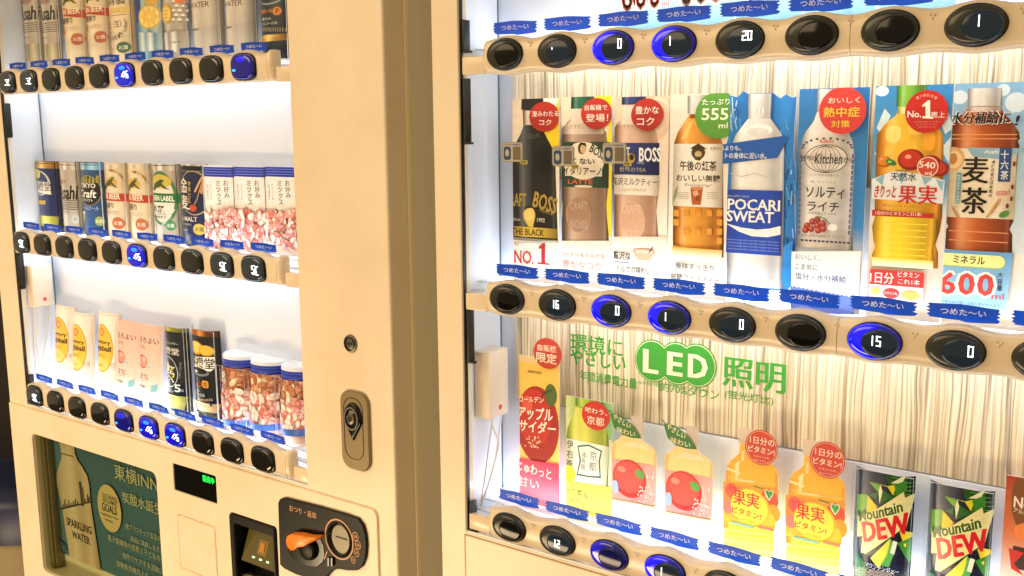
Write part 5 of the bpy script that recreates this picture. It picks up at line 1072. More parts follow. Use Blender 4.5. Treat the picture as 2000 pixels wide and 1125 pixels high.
# --- rows: shelf, light strips, bar, buttons, signs
def shelf(root, wx, z, wy, lx, up='ledup'):
    bm = bmesh.new(); box(bm, wx[0], wx[1], .028, wy-.0002, z+.0088, z+.0105); part('shelf', bm, M['white'], root)
    bm = bmesh.new(); box(bm, wx[0], wx[1], .0145, .026, z+.0005, z+.002); part('light_divider', bm, M['white'], root)  # unseen plate added to keep the upward and downward light apart
    bm = bmesh.new(); box(bm, lx[0], lx[1], .0165, .0245, z+.0028, z+.0048); part('led_or_fill_strip', bm, M[up], root)
    bm = bmesh.new(); box(bm, wx[0]+.003, wx[1]-.003, .0500, .0560, z+.0110, z+.0125); part('led_or_fill_strip', bm, M['ledlow' if up == 'ledlow' else ('rearfill2' if z < -.5 and root is RM else 'rearfill')], root)  # strip added behind the cards only to whiten the back panel
    bm = bmesh.new(); box(bm, lx[0], lx[1], .0165, .0245, z-.0023, z-.0003); part('led_or_fill_strip', bm, M['leddown'], root)
def bar(root, x0, x1, z, top, bot, x_first, end_l, end_r, name='button_bar', ymax=-.0055):
    """moulded bar: wavy upper and lower edges, convex front"""
    bm = bmesh.new(); N = int((x1-x0)/.0022); prev = None; K = 14
    for i in range(N+1):
        x = x0+(x1-x0)*i/N; ph = math.cos(2*math.pi*(x-x_first)/PXL)
        e = 1.
        if end_l: e = min(e, math.sin(min(1, (x-x0+.0004)/.009)*math.pi/2)**.45)
        if end_r: e = min(e, math.sin(min(1, (x1-x+.0004)/.009)*math.pi/2)**.45)
        zt = (top[0]+top[1]*ph)*(.88+.12*e); zb = (bot[0]+bot[1]*ph)*(.88+.12*e)
        ring = []
        for k in range(K+1):
            t = math.pi*k/K; c, s = math.cos(t), math.sin(t)
            yy = .0085-(.0085-ymax)*(abs(s)**.38)*e; zz = (zt+zb)/2+(zt-zb)/2*math.copysign(abs(c)**.75, c)
            ring.append(bm.verts.new((x, yy, z+zz)))
        if prev:
            for k in range(K):
                f = bm.faces.new((prev[k], prev[k+1], ring[k+1], ring[k])); f.smooth = True
            f = bm.faces.new((prev[K], prev[0], ring[0], ring[K]))
        else: bm.faces.new(ring[::-1])
        prev = ring
    bm.faces.new(prev)
    return part(name, bm, M['bar'], root, angle=40)
def mesh_of(fn, mats, name):
    bm = bmesh.new(); fn(bm); me = bpy.data.meshes.new(name); bm.to_mesh(me); bm.free()
    for m in mats: me.materials.append(m)
    return me
OV = ellp(0, 0, .0236, .0169, 44); OVi = ellp(0, 0, .0224, .0158, 44); LN = ellp(.0052, -.0008, .0156, .0124, 40)
def bez(bm): dome(bm, OV, 0, -.0020, .93, 3); 
me_bez = mesh_of(bez, [M['gloss']], 'button')
def lampmesh(m, nm): return mesh_of(lambda b: dome(b, OVi, -.0018, -.0062, .62, 6), [m], nm)
me_lamp = {'off': lampmesh(M['crescent'], 'lamp'), 'blue': lampmesh(M['blue'], 'lamp'), 'dim': lampmesh(M['bluedim'], 'lamp')}
def lensmesh(m): return mesh_of(lambda b: dome(b, LN, -.0050, -.0078, .80, 4), [m], 'lens')
me_lens = {'off': lensmesh(M['lens']), 'on': lensmesh(M['lenson']), 'blue': lensmesh(M['bluelens'])}
SEG = {'0': 'abcdef', '1': 'bc', '2': 'abged', '5': 'afgcd', '6': 'afgcde', '9': 'abcdfg'}
def sevenseg(bm, s, cx, cz, w, h, y, gap=.0011):
    n = len(s); x = cx-(n*w+(n-1)*gap)/2; t = .0009
    for ch in s:
        x0, x1, z0, z1, zm = x, x+w, cz-h/2, cz+h/2, cz
        segs = {'a': (x0, x1, z1-t, z1), 'd': (x0, x1, z0, z0+t), 'g': (x0, x1, zm-t/2, zm+t/2), 'f': (x0, x0+t, zm, z1), 'b': (x1-t, x1, zm, z1), 'e': (x0, x0+t, z0, zm), 'c': (x1-t, x1, z0, zm)}
        if ch == '1': segs = {'b': ((x0+x1)/2-t/2, (x0+x1)/2+t/2, zm+.0001, z1), 'c': ((x0+x1)/2-t/2, (x0+x1)/2+t/2, z0, zm-.0001)}
        for q in SEG[ch]:
            a, b, c, d = segs[q]; plate(bm, [rrect(a, b, c, d, t*.4, 2)], y, y+.0003)
        x += w+gap
def digits(spec):
    """(text, centre x, centre z, digit width, height)"""
    t, cx, cz, w, h = spec; return mesh_of(lambda b: sevenseg(b, t, cx, cz, w, h, -.0084), [M['digit']], 'digit')
def rbutton(i, r, state, dg):
    b = inst('button', me_bez, (i*PXL, -.0052, ROWR[r]), RM)
    inst('lamp', me_lamp[state], (0, 0, 0), RM, b)
    lens = 'blue' if (state != 'off' and not dg) else ('on' if dg else 'off')
    inst('lens', me_lens[lens], (0, 0, 0), RM, b)
    if dg: inst('digit', digits(dg), (0, 0, 0), RM, b)
    if state == 'blue':
        inst('indicator', me_ind, (-.0165, -.0050, .0003), RM, b)
me_ind = mesh_of(lambda b: plate(b, [rrect(-.0028, .0028, -.0009, .0009, .0007, 3)], -.0004, .0003), [M['cyan']], 'indicator')
D0 = ('0', .0115, .0028, .0042, .0090); D1 = ('1', .0000, .0022, .0030, .0086)
rows = [
 [('off', None), ('off', ('1', -.0008, .0022, .0020, .0022)), ('blue', D0), ('blue', D1), ('off', ('20', .0100, .0026, .0040, .0082)), ('off', None), ('off', None), ('off', ('1', .0035, .0025, .0030, .0090)), ('off', None), ('off', None)],
 [('off', None), ('off', ('16', .0030, .0020, .0034, .0088)), ('blue', D0), ('blue', D1), ('off', ('0', .0125, .0030, .0040, .0090)), ('off', None), ('blue', ('15', .0030, .0018, .0040, .0088)), ('off', ('0', .0130, .0020, .0042, .0090)), ('off', None), ('off', None)],
 [('off', None), ('off', ('12', .0040, .0005, .0034, .0086)), ('dim', None), ('blue', D1)]+[('off', None)]*6]
for r, z in enumerate(ROWR):
    shelf(RM, WRX, z, .072, (-.014, .626))
    bar(RM, -.0335, .3573, z, (.0180, .0022), (-.0198, -.0012), 0, True, False)
    bar(RM, .3579, .640, z, (.0180, .0022), (-.0198, -.0012), 0, False, True)
    bm = bmesh.new(); box(bm, WRX[0]+.0036, -.0325, .0005, .0085, z-.0185, z+.0005, bev=.0012); part('bar_arm', bm, M['bar'], RM)
    for i in range(10): rbutton(i, r, *rows[r][i])
    for i in range(9):
        bm = bmesh.new()
        for a, b_ in ((-.0022, .0015), (.0012, .0011), (-.0004, -.0018)):
            dome(bm, ellp(i*PXL+.0325+a, z+.009+b_, .0009, .0009, 8), -.0052, -.0063, .6, 2)
        part('braille_dots', bm, M['bar'], RM)
# left machine buttons: rounded-square push buttons
def lsh(k):
    o = []
    for x, z in ellp(0, 0, .0245*k, .0172*k, 44, 3.1):
        z += (.0015*k if z > 0 else 0)*math.cos(min(1, abs(x)/.0245)*math.pi/2); x += (-.0012*z/.017)
        o.append((x, z))
    return o
me_lb = mesh_of(lambda b: dome(b, lsh(1), 0, -.0030, .93, 3), [M['gloss']], 'button')
def lcap(m): return mesh_of(lambda b: dome(b, lsh(.90), -.0026, -.0066, .74, 6), [m], 'cap')
M['lcap'] = mat('smoked_cap', '14140F', .10, coat=.5); M['lcapon'] = mat('lit_smoked_cap', '161A1A', .10, coat=.5, emis='587078', es=.10)
M['lblue'] = mat('blue_lit_cap', '08083A', .10, coat=.4, emis='0A10D8', es=.85); M['lblued'] = mat('dim_blue_cap', '080830', .10, coat=.4, emis='0C1098', es=.45)
me_cap = {'off': lcap(M['lcap']), 'g': lcap(M['lcapon']), 'blue': lcap(M['lblue']), 'dim': lcap(M['lblued'])}
me_topl = mesh_of(lambda b: dome(b, ellp(.0008, .0098, .0078, .0030, 20), -.0062, -.0073, .6, 3), [M['cyan']], 'indicator')
me_topd = mesh_of(lambda b: dome(b, ellp(.0008, .0098, .0085, .0034, 20), -.0062, -.0073, .6, 3), [M['bluetop'] if 'bluetop' in M else M.setdefault('bluetop', mat('blue_lamp_top', '0808C0', .3, emis='1410FF', es=1.6))], 'indicator')
M['cyan2'] = mat('light_cyan_lamp', '20A0FF', .3, emis='28A0FF', es=1.8)
me_dot = mesh_of(lambda b: plate(b, [rrect(-.0150, -.0095, -.0050, -.0022, .0012, 3)], -.0075, -.0060), [M['cyan2']], 'indicator')
GL_ = {  # strokes of the two-character sold-out display, blurred by its scanning: short bars
 'x': [(.004, .004, .007, .004), (.0105, .004, .0135, .004), (.007, .001, .009, -.001), (.002, -.004, .006, -.004), (.010, -.001, .012, -.0045), (.009, -.0045, .015, -.0045), (.0125, .0015, .0135, .0045)],
 'c': [(.004, .005, .008, .006), (.004, .005, .004, .001), (.005, .001, .009, .000), (.009, .000, .008, -.004), (.004, -.004, .007, -.0055), (.011, .005, .015, .005), (.0115, .004, .011, .000), (.012, -.002, .011, -.005), (.011, -.0055, .0155, -.006)],
 'v': [(.001, -.002, .004, .002), (.004, .002, .007, .0045), (.005, -.003, .008, -.001), (.010, .004, .014, .005), (.010, .003, .0095, 0), (.0105, -.001, .014, .0005), (.011, -.004, .015, -.0045), (.0145, .0, .015, -.004)]}
def glyphmesh(k):
    def f(bm):
        for a, b, c, d in GL_[k]:
            v = Vector((c-a, d-b)); L_ = v.length+.0011; v.normalize(); n = Vector((-v.y, v.x))*.00042; m = Vector(((a+c)/2, (b+d)/2)); h = v*L_/2
            plate(bm, [[tuple(m-h-n), tuple(m+h-n), tuple(m+h+n), tuple(m-h+n)]], -.0080, -.0062)
    return mesh_of(f, [M['digit']], 'digit')
me_g = {k: glyphmesh(k) for k in GL_}
lrows = [['gx', 'gx', 'o', 'o', 'o', 'bv', 'o', 'o', 'o', 'd'], ['gc', 'o', 'o', 'o', 'o', 'bv', 'o', 'o', 'gc', 'gc'], ['gc', 'o', 'o', 'o', 'd2', 'bv', 'bv', 'o', 'o', 'o']]
LZB = (-.0190, 0)
for r, z in enumerate(ROWL):
    shelf(LM, WLX, z, .067, (-1.026, -.394), 'ledlow' if r == 0 else 'ledup')
    bar(LM, -1.0350, -.3720, z, (.0195, .0030), (-.0192, 0), XL0, True, False)
    bar(LM, -.3714, -.3610, z, (.0200, .0), (-.0192, 0), XL0, False, True, 'bar_end')
    bm = bmesh.new(); box(bm, -.3625, WLX[1], .0008, .0085, z-.0205, z-.0015, bev=.001); part('bar_arm', bm, M['bar'], LM)
    if r: bm = bmesh.new(); box(bm, WLX[0]+.004, -1.032, .0008, .0085, z-.0205, z-.0015, bev=.001); part('bar_arm', bm, M['bar'], LM)
    for i, s in enumerate(lrows[r]):
        b = inst('button', me_lb, (XL0+i*PXL, -.0050, z-.0006), LM)
        inst('cap', me_cap[{'o': 'off', 'g': 'g', 'b': 'blue', 'd': 'dim'}[s[0]]], (0, 0, 0), LM, b)
        if s[0] == 'b': inst('indicator', me_topl, (0, 0, 0), LM, b)
        if s[0] == 'd': inst('indicator', me_topd, (0, 0, 0), LM, b)
        if s[0] in 'bd': inst('indicator', me_dot, (0, 0, 0), LM, b)
        if s[0] in 'gb': inst('digit', me_g[s[1]], (0, 0, 0), LM, b)
# blue signs over the buttons, stuck to the pane
def signmesh(w, h, seed):
    R = random.Random(seed); pts = []; n = 9
    for k in range(n+1): t = k/n; pts.append((-w/2+w*t, -h/2-(.10*h)*math.sin(t*math.pi)+(-.06*h if t > .5 else .04*h)))
    m = 9
    for k in range(1, m): pts.append((w/2+(R.uniform(.001, .0028) if k % 2 else -R.uniform(.0, .0018)), -h/2+h*k/m))
    for k in range(n+1): t = 1-k/n; pts.append((-w/2+w*t, h/2-(.05*h)*math.cos(t*math.pi*2)-.10*h*t))
    for k in range(1, m): pts.append((-w/2-(R.uniform(.001, .0028) if k % 2 else -R.uniform(0, .0018)), h/2-h*k/m))
    def f(bm):
        plate(bm, [pts], -.0003, 0, 0); put_text(bm, 'つめた〜い', 0, -.0002, w*.66, h*.42, -.00042, 1, .035)
    return mesh_of(f, [M['signblue'], M['signwhite']], 'cold_sign')
me_sr = [signmesh(.0535, .0128, s) for s in (1, 2, 3)]; me_sl = [signmesh(.0490, .0108, s) for s in (4, 5)]
R = random.Random(2)
for r, z in enumerate(ROWR):
    for i in range(10): o = inst('cold_sign', me_sr[(i+r) % 3], (i*PXL+.0005, .0124, z+.0292), RM); o.rotation_euler.y = R.uniform(-.02, .005)
for r, z in enumerate(ROWL):
    for i in range(10): o = inst('cold_sign', me_sl[(i+r) % 2], (XL0+i*PXL, .0124, z+.0272), LM); o.rotation_euler.y = R.uniform(-.03, .02)
# payment stickers hanging before the bottle cards (scan codes left out)
for px, py in ((1001, 297), (1100, 305), (1200, 299)):
    p = P(px, py, .012); t = empty('payment_tag', (p.x, .0120, p.z)); tag(t, 'small grey payment tag with blue phone symbol, ' + {1001: 'before the black coffee card', 1100: 'before the milk coffee card', 1200: 'before the milk tea card'}[px], 'tag', 'grey payment tags hanging in the window')
    def loc(nm, loops, y0, y1, m):
        bm = bmesh.new(); plate(bm, loops, y0, y1, chamfer=.0001); o = fin(nm, bm, m, t, angle=30); return o
    loc('tag_plate', [rrect(-.0135, .0135, -.0105, .0105, .003)], -.0006, .0004, M['tagm'] if 'tagm' in M else M.setdefault('tagm', mat('tag_grey', '8F8D80', .35)))
    loc('tag_face', [rrect(-.0126, .0126, -.0096, .0096, .0024)], -.0008, -.0005, M['tagf'] if 'tagf' in M else M.setdefault('tagf', mat('tag_face', 'B7B2A0', .4)))
    loc('phone_symbol', [rrect(-.0112, -.0016, -.0085, .0060, .003)], -.0010, -.0008, M['tagb'] if 'tagb' in M else M.setdefault('tagb', mat('tag_slate_blue', '2C4470', .4)))
    loc('phone_screen', [ellp(-.0064, -.001, .0026, .0038, 20)], -.0012, -.00095, M['tagf'])
    loc('symbol_field', [rrect(.0010, .0112, -.0082, .0058, .0008)], -.0010, -.0008, M['tagd'] if 'tagd' in M else M.setdefault('tagd', mat('tag_brown', '6E6450', .5)))
    bm = bmesh.new(); put_text(bm, 'スマホで自販機', -.0005, .0078, .022, .0018, -.0011); fin('lettering', bm, M['stick'], t)
    bm = bmesh.new(); plate(bm, [rrect(.0108, .0195, -.0128, -.0085, .0008)], -.0008, .0002); put_text(bm, '対象', .0150, -.0106, .0062, .0028, -.0009, 1, .02); fin('hanger', bm, [M['tagy'] if 'tagy' in M else M.setdefault('tagy', mat('tag_yellow', 'B8A84A', .4)), M['black']], t)
# control boxes with cables on the left side walls
def cbox(root, x0, x1, y0, y1, z0, z1, cab):
    bm = bmesh.new(); box(bm, x0, x1, y0, y1, z0, z1, bev=.002); b = part('control_box', bm, M['boxm'], root)
    bm = bmesh.new(); k = 14; c = [(x1+.0003, y0+(y1-y0)*.55+.0032*math.cos(2*math.pi*i/k), z0+.0115+.0032*math.sin(2*math.pi*i/k)) for i in range(k)]
    bm.faces.new([bm.verts.new(v) for v in c]); o = fin('red_dot', bm, M['red'], None); o.parent = b
    for pts in cab:
        bm = bmesh.new(); q = []
        for a, b_, c_ in zip(pts, pts[1:], pts[2:]+[pts[-1]]):
            for s in range(6):
                t = s/6; q.append(Vector(a).lerp(Vector(b_), t))
        q.append(Vector(pts[-1])); q2 = [q[0]]+[(q[i-1]+q[i]*2+q[i+1])/4 for i in range(1, len(q)-1)]+[q[-1]]
        for _ in range(3): q2 = [q2[0]]+[(q2[i-1]+q2[i]*2+q2[i+1])/4 for i in range(1, len(q2)-1)]+[q2[-1]]
        tube(bm, q2, .0011); part('cable', bm, M['cable'], root)
cbox(RM, WRX[0]+.0002, -.0440, .018, .056, -.4085, -.3290, [
    [(-.050, .028, -.408), (-.048, .032, -.425), (-.046, .040, -.440), (-.050, .034, -.470), (-.056, .026, -.500), (-.060, .020, -.516)],
    [(-.050, .050, -.408), (-.052, .048, -.430), (-.053, .042, -.46), (-.057, .032, -.49), (-.060, .022, -.514)],
    [(-.055, .040, -.408), (-.058, .036, -.440), (-.060, .030, -.48), (-.061, .022, -.512)]])
cbox(LM, WLX[0]+.0002, -1.0200, .016, .052, -.3720, -.3010, [
    [(-1.030, .022, -.371), (-1.027, .024, -.392), (-1.031, .020, -.43), (-1.030, .021, -.47), (-1.032, .018, -.505)],
    [(-1.026, .046, -.371), (-1.028, .044, -.395), (-1.029, .038, -.43), (-1.030, .028, -.47), (-1.032, .019, -.508)]])

# --- lower half of the left machine
YP = -.0030
holes = [rrect(-1.031, -.6715, -.846, -.5925, .012), rrect(-.6272, -.5262, -.6098, -.5678, .0025), rrect(-.6232, -.5338, -.7330, -.6468, .004), rrect(-.4975, -.3985, -.7200, -.6150, .005)]
bm = bmesh.new(); plate(bm, [[(-1.0985, -1.39), (-.2075, -1.39)]+[(-.2075-.011+.011*math.cos(t), -.5475-.011+.011*math.sin(t)) for t in [math.pi/2*k/6 for k in range(7)]]+[(-1.0985, -.5475)]]+holes, YP, 0, chamfer=.0010)
part('lower_door', bm, M['fascia'], LM, angle=30)
bm = bmesh.new(); plate(bm, [rrect(-.6268, -.5266, -.6094, -.5682, .002)], -.0012, -.0002); part('display', bm, M['gloss'], LM)
bm = bmesh.new(); put_text(bm, '販売中', P(407, 937, -.0014).x, P(407, 937, -.0014).z, .026, .0100, -.0015, 0, .05); part('display_lettering', bm, M['green'], LM)
bm = bmesh.new(); plate(bm, [rrect(-.6222, -.5348, -.7320, -.6478, .0035)], -.0034, -.0004, chamfer=.0012); part('flap', bm, M['fascia'], LM, angle=30)
# banknote reader
bm = bmesh.new(); plate(bm, [rrect(-.4970, -.3990, -.7195, -.6155, .005), rrect(-.4860, -.4045, -.7090, -.6290, .003)], -.0065, .000, chamfer=.0016)
box(bm, -.4870, -.4035, .0185, .0205, -.710, -.628)
for f in ((-.4870, -.4855, .0, .0185, -.710, -.628), (-.405, -.4035, .0, .0185, -.710, -.628), (-.4855, -.405, .0, .0185, -.6300, -.628)): box(bm, *f)
rd = part('note_reader', bm, M['black'], LM, angle=30)
bm = bmesh.new(); v = [bm.verts.new(q) for q in ((-.4800, .016, -.640), (-.4080, .016, -.640), (-.4080, -.001, -.684), (-.4800, -.001, -.684))]; bm.faces.new(v); o = fin('reader_window', bm, M['amber'] if 'amber' in M else M.setdefault('amber', mat('amber_window', '4A3A1C', .15, coat=.3, emis='7C7430', es=.24)), None); o.parent = rd; o.matrix_parent_inverse = Matrix.Identity(4)
bm = bmesh.new()
for x in (-.4560, -.4410, -.4260):
    w = .0026; bm.faces.new([bm.verts.new(q) for q in ((x-w, .0015, -.6735), (x+w, .0015, -.6735), (x+w, .0008, -.6755), (x-w, .0008, -.6755))])
o = fin('indicator', bm, M['pgreen'] if 'pgreen' in M else M.setdefault('pgreen', mat('pale_green_led', 'C0FFC0', .4, emis='B8FFB0', es=2.4)), None); o.parent = rd
bm = bmesh.new(); bm.faces.new([bm.verts.new(q) for q in ((-.4520, .0115, -.650), (-.4330, .0115, -.650), (-.4330, .0040, -.6695), (-.4520, .0040, -.6695))]); bm.faces.new([bm.verts.new(q) for q in ((-.4470, .0095, -.6530), (-.4390, .0095, -.6530), (-.4380, .0050, -.6655), (-.4480, .0050, -.6655))]).material_index = 1
for f in bm.faces:
    if f.material_index == 1:
        for q in f.verts: q.co.y -= .0004
o = fin('note_symbol', bm, [mat('symbol_frame', '7A6230', .4, emis='8A7038', es=.18), mat('symbol_orange', 'A86A20', .4, emis='C07818', es=.35)], None); o.parent = rd
# coin panel
def q6(x, y, Y=-.007): p = P(320+x/4.593, 880+y/4.593, Y); return (p.x, p.z)
lp = [q6(*v) for v in ((1022, 470), (1040, 435), (1085, 425), (1400, 505), (1640, 575), (1740, 612), (1785, 670), (1810, 760), (1818, 860), (1808, 970), (1780, 1040), (1735, 1075), (1650, 1078), (1560, 1062), (1510, 1080), (1470, 1125), (1445, 1175), (1330, 1160), (1180, 1110), (1080, 1062), (1040, 1020))]
bm = bmesh.new(); plate(bm, [lp], -.0072, -.0028, chamfer=.0010); cp = part('coin_panel', bm, M['black'], LM, angle=30)
def sub(name, bm, m): o = fin(name, bm, m, None, angle=40); o.parent = cp; return o
M['ringm'] = mat('copper_print', 'D09A6A', .4)
def e6(cx, cy, w, h, k=1., Y=-.0075):
    a = q6(cx, cy); x0 = q6(cx-w/2, cy)[0]; x1 = q6(cx+w/2, cy)[0]; z1 = q6(cx, cy-h/2)[1]; z0 = q6(cx, cy+h/2)[1]; return ellp(a[0], a[1], (x1-x0)/2*k, (z1-z0)/2*k, 40)
def txt(name, s, cx, cy, w, h, m, bold=.02, y=-.0078):
    x0 = q6(cx-w/2, cy)[0]; x1 = q6(cx+w/2, cy)[0]; z1 = q6(cx, cy-h/2)[1]; z0 = q6(cx, cy+h/2)[1]; bm = bmesh.new(); put_text(bm, s, (x0+x1)/2, (z0+z1)/2, x1-x0, z1-z0, y, 0, bold); return sub(name, bm, m)
txt('lettering', 'おつり・返却', 1250, 548, 236, 56, M['ringm'])
bm = bmesh.new(); plate(bm, [e6(1576, 795, 254, 356), e6(1576, 795, 254, 356, .93)], -.0080, -.0072); sub('slot_ring', bm, M['ringm'])
bm = bmesh.new(); dome(bm, e6(1576, 795, 214, 310, 1), -.0073, -.0092, .85, 3); sub('slot_rim', bm, M['gloss'])
bm = bmesh.new(); plate(bm, [e6(1602, 788, 160, 250, 1)], -.0104, -.0080, chamfer=.0006); sub('slot_disc', bm, M['darkmetal'])
a = q6(1560, 762); b = q6(1665, 792)
bm = bmesh.new(); d = Vector((b[0]-a[0], b[1]-a[1])).normalized(); n_ = Vector((-d.y, d.x))*.0009
plate(bm, [[(a[0]-n_.x, a[1]-n_.y), (b[0]-n_.x, b[1]-n_.y), (b[0]+n_.x, b[1]+n_.y), (a[0]+n_.x, a[1]+n_.y)]], -.0108, -.0100); sub('coin_slot', bm, M['gasket'])
for cx, cy, s, t in ((1722, 770, 76, '500'), (1745, 845, 72, '100'), (1732, 915, 66, '50'), (1704, 980, 58, '10')):
    bm = bmesh.new(); plate(bm, [e6(cx, cy, s*.72, s*1.05), e6(cx, cy, s*.72, s*1.05, .84)], -.0079, -.0072); sub('coin_ring', bm, M['ringm']); txt('coin_value', t, cx, cy, s*.42, s*.36, M['ringm'], .02)
# return lever: round well and orange handle
wl = [q6(*v) for v in ((1105, 860), (1130, 770), (1200, 735), (1300, 740), (1400, 770), (1440, 850), (1450, 930), (1435, 1000), (1380, 1045), (1290, 1040), (1180, 990), (1130, 930))]
bm = bmesh.new(); plate(bm, [wl], -.0082, -.0070, chamfer=.0010); sub('lever_well', bm, M['gloss'])
bm = bmesh.new(); cx, cz = q6(1310, 880); dome(bm, ellp(cx, cz, .0150, .0150, 30), -.0080, -.0150, .8, 4); sub('lever_hub', bm, M['black'])
lv = [q6(*v, -.014) for v in ((1110, 800), (1120, 755), (1160, 737), (1240, 742), (1320, 762), (1385, 765), (1415, 770), (1400, 790), (1330, 822), (1280, 855), (1225, 860), (1190, 888), (1160, 893), (1125, 860))]
bm = bmesh.new(); dome(bm, lv, -.0095, -.0200, .86, 5); sub('return_lever', bm, M['orange'])
a = q6(1440, 970); bm = bmesh.new(); plate(bm, [[q6(1436, 975), q6(1466, 898), q6(1470, 910), q6(1450, 970)]], -.0078, -.0071); sub('arrow_mark', bm, M['ringm'])
for x in (1492, 1522):
    bm = bmesh.new(); plate(bm, [[q6(x-7, 955), q6(x+7, 958), q6(x+7, 1030), q6(x-7, 1027)]], -.0105, -.0070); sub('screw_cover', bm, M['gloss'])
# lock and handle
kx, kz = -.2457, -.3389
bm = bmesh.new(); dome(bm, ellp(kx, kz, .0112, .0112, 36), 0, -.0022, .92, 3); kk = part('door_lock', bm, M['darkmetal'], LM, angle=40)
bm = bmesh.new(); plate(bm, [ellp(kx, kz, .0088, .0088, 32), ellp(kx, kz, .0079, .0079, 32)], -.0034, -.0022); o = fin('lock_ring', bm, M['black'], None); o.parent = kk
bm = bmesh.new(); plate(bm, [rrect(kx-.0045, kx+.0045, kz-.0009, kz+.0009, .0005)], -.0034, -.0022); o = fin('keyhole', bm, M['gasket'], None); o.parent = kk
hx0, hx1, hz0, hz1 = -.2652, -.2157, -.5010, -.3990
bm = bmesh.new(); plate(bm, [rrect(hx0, hx1, hz0, hz1, .016, 8)], -.0042, 0, chamfer=.0014); hd = part('handle_plate', bm, M['olive'], LM, angle=30)
hc = (hx0+hx1)/2-.001
def hsub(nm, bm, m): o = fin(nm, bm, m, None, angle=40); o.parent = hd
bm = bmesh.new(); o1 = rrect(hc-.0170, hc+.0165, hz0+.014, hz1-.008, .015, 8); plate(bm, [o1, [(hc+(x-hc)*.95, (hz0+hz1)/2+(z-(hz0+hz1)/2)*.983) for x, z in o1]], -.0046, -.0040); hsub('grip_seam', bm, M['black'])
pear = [(hc+.0155*math.sin(t)*(1 if math.cos(t) > -.2 else 1-.75*(-.2-math.cos(t))/.8), -.4330+.0200*math.cos(t)*(1 if math.cos(t) > 0 else 1.45)) for t in [2*math.pi*k/40 for k in range(40)]]
bm = bmesh.new(); dome(bm, pear, -.0042, -.0075, .85, 4, cx=hc, cz=-.433); hsub('lock_body', bm, M['gloss'])
bm = bmesh.new(); plate(bm, [ellp(hc, -.433, .0118, .0150, 36), ellp(hc, -.433, .0102, .0134, 36)], -.0092, -.0070); hsub('lock_ring', bm, M['metal'])
bm = bmesh.new(); dome(bm, ellp(hc, -.433, .0072, .0085, 30), -.0072, -.0105, .8, 4); hsub('lock_barrel', bm, M['darkmetal'])
bm = bmesh.new(); plate(bm, [ellp(hc, -.433, .0030, .0034, 20), ellp(hc, -.433, .0016, .0018, 20)], -.0116, -.0106); hsub('keyhole_ring', bm, M['gasket'])
bm = bmesh.new(); plate(bm, [ellp(hc+.002, -.4240, .0042, .0022, 16)], -.0096, -.0074); hsub('lock_tab', bm, M['metal'])

# poster behind the lower window
px0 = P(94, 870, .028).x
Z7 = (60, 840, .25339)
bm = bmesh.new(); box(bm, -1.033, -1.031, .0122, .031, -.848, -.590); box(bm, -.6712, -.669, .0122, .031, -.848, -.590); box(bm, -1.031, -.6712, .0122, .031, -.590, -.588); box(bm, -1.031, -.6712, .0122, .031, -.848, -.846); box(bm, -1.033, -.669, .031, .033, -.848, -.588); part('poster_case', bm, M['fascia'], LM)
bm = bmesh.new(); box(bm, -1.0295, -1.0215, .0125, .0305, -.846, -.590, bev=.0005); box(bm, -1.0205, -1.0165, .016, .0305, -.846, -.590, bev=.0005); part('case_rail', bm, M['olive'], LM)
c = Card('poster', 'dark teal poster of a silver water bottle behind the lower window of the left machine', 'poster', px0, -.6725, -.8200, -.5905, Y=.028, zoom=Z7, base='2C5560', gradz=('x', [(0, '668A9E'), (.3, '54788C'), (1, '547A90')]))
R = random.Random(9)
for k in range(90):
    x, y = R.uniform(150, 1000), R.uniform(300, 1120); d = R.uniform(3, 9); c.ell('bubbles', x, y, d, d, R.choice(['5E94A0', '4A7A86', '8AB0B0']), n=8)
for k in range(26):
    x, y = R.uniform(150, 290), R.uniform(850, 1120); c.ell('ice', x, y, R.uniform(16, 46), R.uniform(20, 60), R.choice(['3E4E6E', '4A5C80', '35486A', '6A7A94']), n=7, rot=R.uniform(0, 90))
btl = ('x', [(0, 'BCA48C'), (.15, 'E6C8AC'), (.4, 'F8DEC4'), (.6, 'D8B89C'), (.8, 'F0D0B4'), (1, 'B0967C')])
bp = [(60, 55), (120, 54), (180, 52), (225, 62), (290, 95), (350, 118), (420, 124), (520, 116), (600, 112), (700, 112), (900, 112), (1100, 112), (1300, 112)]
def bx(y): return 282+(y-60)*(.155)
lft = [c.W(bx(y)-w, y) for y, w in bp]; rgt = [c.W(bx(y)+w, y) for y, w in bp]; c._poly('bottle', lft+rgt[::-1], None, True, btl)
c.poly('bottle', [(238, 170), (342, 196), (342, 206), (238, 180)], '8A6A50'); c.poly('skyline', [(240, 596), (470, 545), (472, 556), (242, 612)], '4A4038')
for k, (x, h) in enumerate([(262, 24), (275, 60), (290, 20), (305, 44), (322, 20), (340, 30), (356, 46), (374, 22), (430, 26), (450, 60), (462, 36)]): c.poly('skyline', [(x-5, 592-(x-262)*.23), (x-4, 592-h-(x-262)*.23), (x+4, 590-h-(x-262)*.23), (x+6, 592-(x-262)*.23)], '6A5644')
c.poly('skyline', [(382, 394), (400, 392), (424, 580), (404, 584)], '5C4A3A'); c.poly('skyline', [(398, 440), (414, 436), (430, 560), (416, 566)], '7A614A')
c.text('lettering', 'SPARKLING', 385, 734, 186, 60, '4E4034', .015); c.text('lettering', 'WATER', 400, 825, 134, 56, '4E4034', .015); c.text('lettering', '炭酸水', 432, 1104, 56, 26, '4E4034', .02)
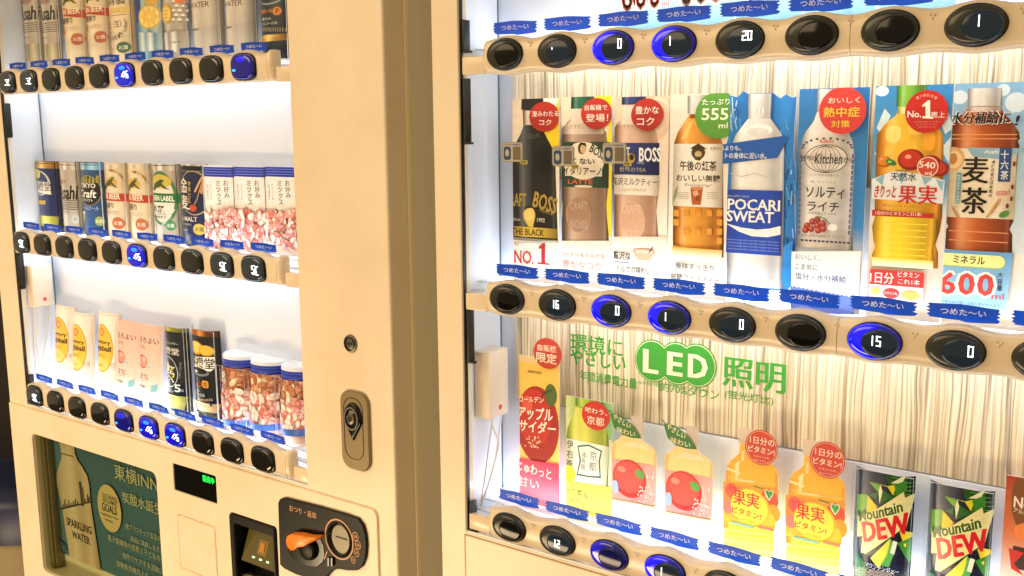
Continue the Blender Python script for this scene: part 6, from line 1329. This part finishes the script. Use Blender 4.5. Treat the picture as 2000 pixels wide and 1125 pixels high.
c.ell('goals_disc', 620, 600, 176, 352, 'F4D6A0'); c.text('goals_lettering', 'SUSTAINABLE', 624, 515, 110, 34, '4A4A3E', .02); c.text('goals_lettering', 'DEVELOPMENT', 624, 552, 110, 32, '4A4A3E', .02); c.text('goals_lettering', 'GOALS', 620, 602, 112, 62, '4A4A3E', .04); c.text('goals_lettering', 'Transforming Our World', 622, 660, 128, 22, '5A4A3A', .01); c.text('goals_lettering', '持続可能な開発', 616, 694, 60, 18, '5A4A3A', 0)
c.text('title', '東横INN', 828, 366, 330, 118, 'E6DAB4', .004); c.text('title', '炭酸水誕生', 872, 560, 300, 88, 'E6DAB4', .004)
for t, x, y, w, h in (('脱プラスチック宣言の', 880, 782, 262, 44), ('実現に貢献します。', 902, 876, 226, 44), ('電子廃棄物の支援と子どもの', 812, 902, 392, 50), ('自然でケアする活動に', 880, 1020, 300, 46), ('自動販売機売上の一部を', 850, 1090, 330, 46)): c.text('small_print', t, x, y, w, h, 'D2CAB0', .004)
c.done({'goals_lettering': 'goals_disc', 'skyline': 'bottle'})
bm = bmesh.new(); box(bm, -1.0305, -.6718, .0035, .0050, -.8455, -.5925); part('poster_pane', bm, M['pane2'] if 'pane2' in M else M.setdefault('pane2', clear('tinted_pane', .035, (.80, .84, .76), .05)), LM)

# ------------------------------------------------------------------ surroundings
def struct(name, bm, m): o = fin(name, bm, m); o['kind'] = 'structure'; return o
bm = bmesh.new(); box(bm, -4, 3, .80, .90, -1.47, 2.2); struct('wall', bm, M['wallm'])
bm = bmesh.new(); box(bm, -4, 3, -4, .9, -1.56, -1.452); struct('floor', bm, M['floorm'])
# waste bin beside the left machine
t = empty('waste_bin', (-1.675, .35, -1.45)); tag(t, 'waste bin with dark blue lid and pale bag, left of the beer can machine', 'bin')
bp_ = P(20, 925, .35)
zl = bp_.z+1.45
bm = bmesh.new(); prev = None
for z, r in ((0, .165), (.3, .19), (zl-.20, .185), (zl-.10, .188), (zl-.05, .18)):
    ring = [bm.verts.new((r*math.cos(2*math.pi*k/40)*(1+.02*math.sin(k*5)), r*math.sin(2*math.pi*k/40)*(1+.02*math.cos(k*7)), z)) for k in range(40)]
    if prev:
        for k in range(40): bm.faces.new((prev[k], prev[(k+1) % 40], ring[(k+1) % 40], ring[k])).smooth = True
    prev = ring
fin('bag', bm, M['bag'], t)
bm = bmesh.new(); prev = None
for z, r in ((zl-.07, .196), (zl+.01, .20), (zl+.035, .185), (zl+.045, .12), (zl+.046, .001)):
    ring = [bm.verts.new((r*math.cos(2*math.pi*k/40), r*math.sin(2*math.pi*k/40), z)) for k in range(40)]
    if prev:
        for k in range(40): bm.faces.new((prev[k], prev[(k+1) % 40], ring[(k+1) % 40], ring[k])).smooth = True
    prev = ring
fin('lid', bm, M['bin'], t)
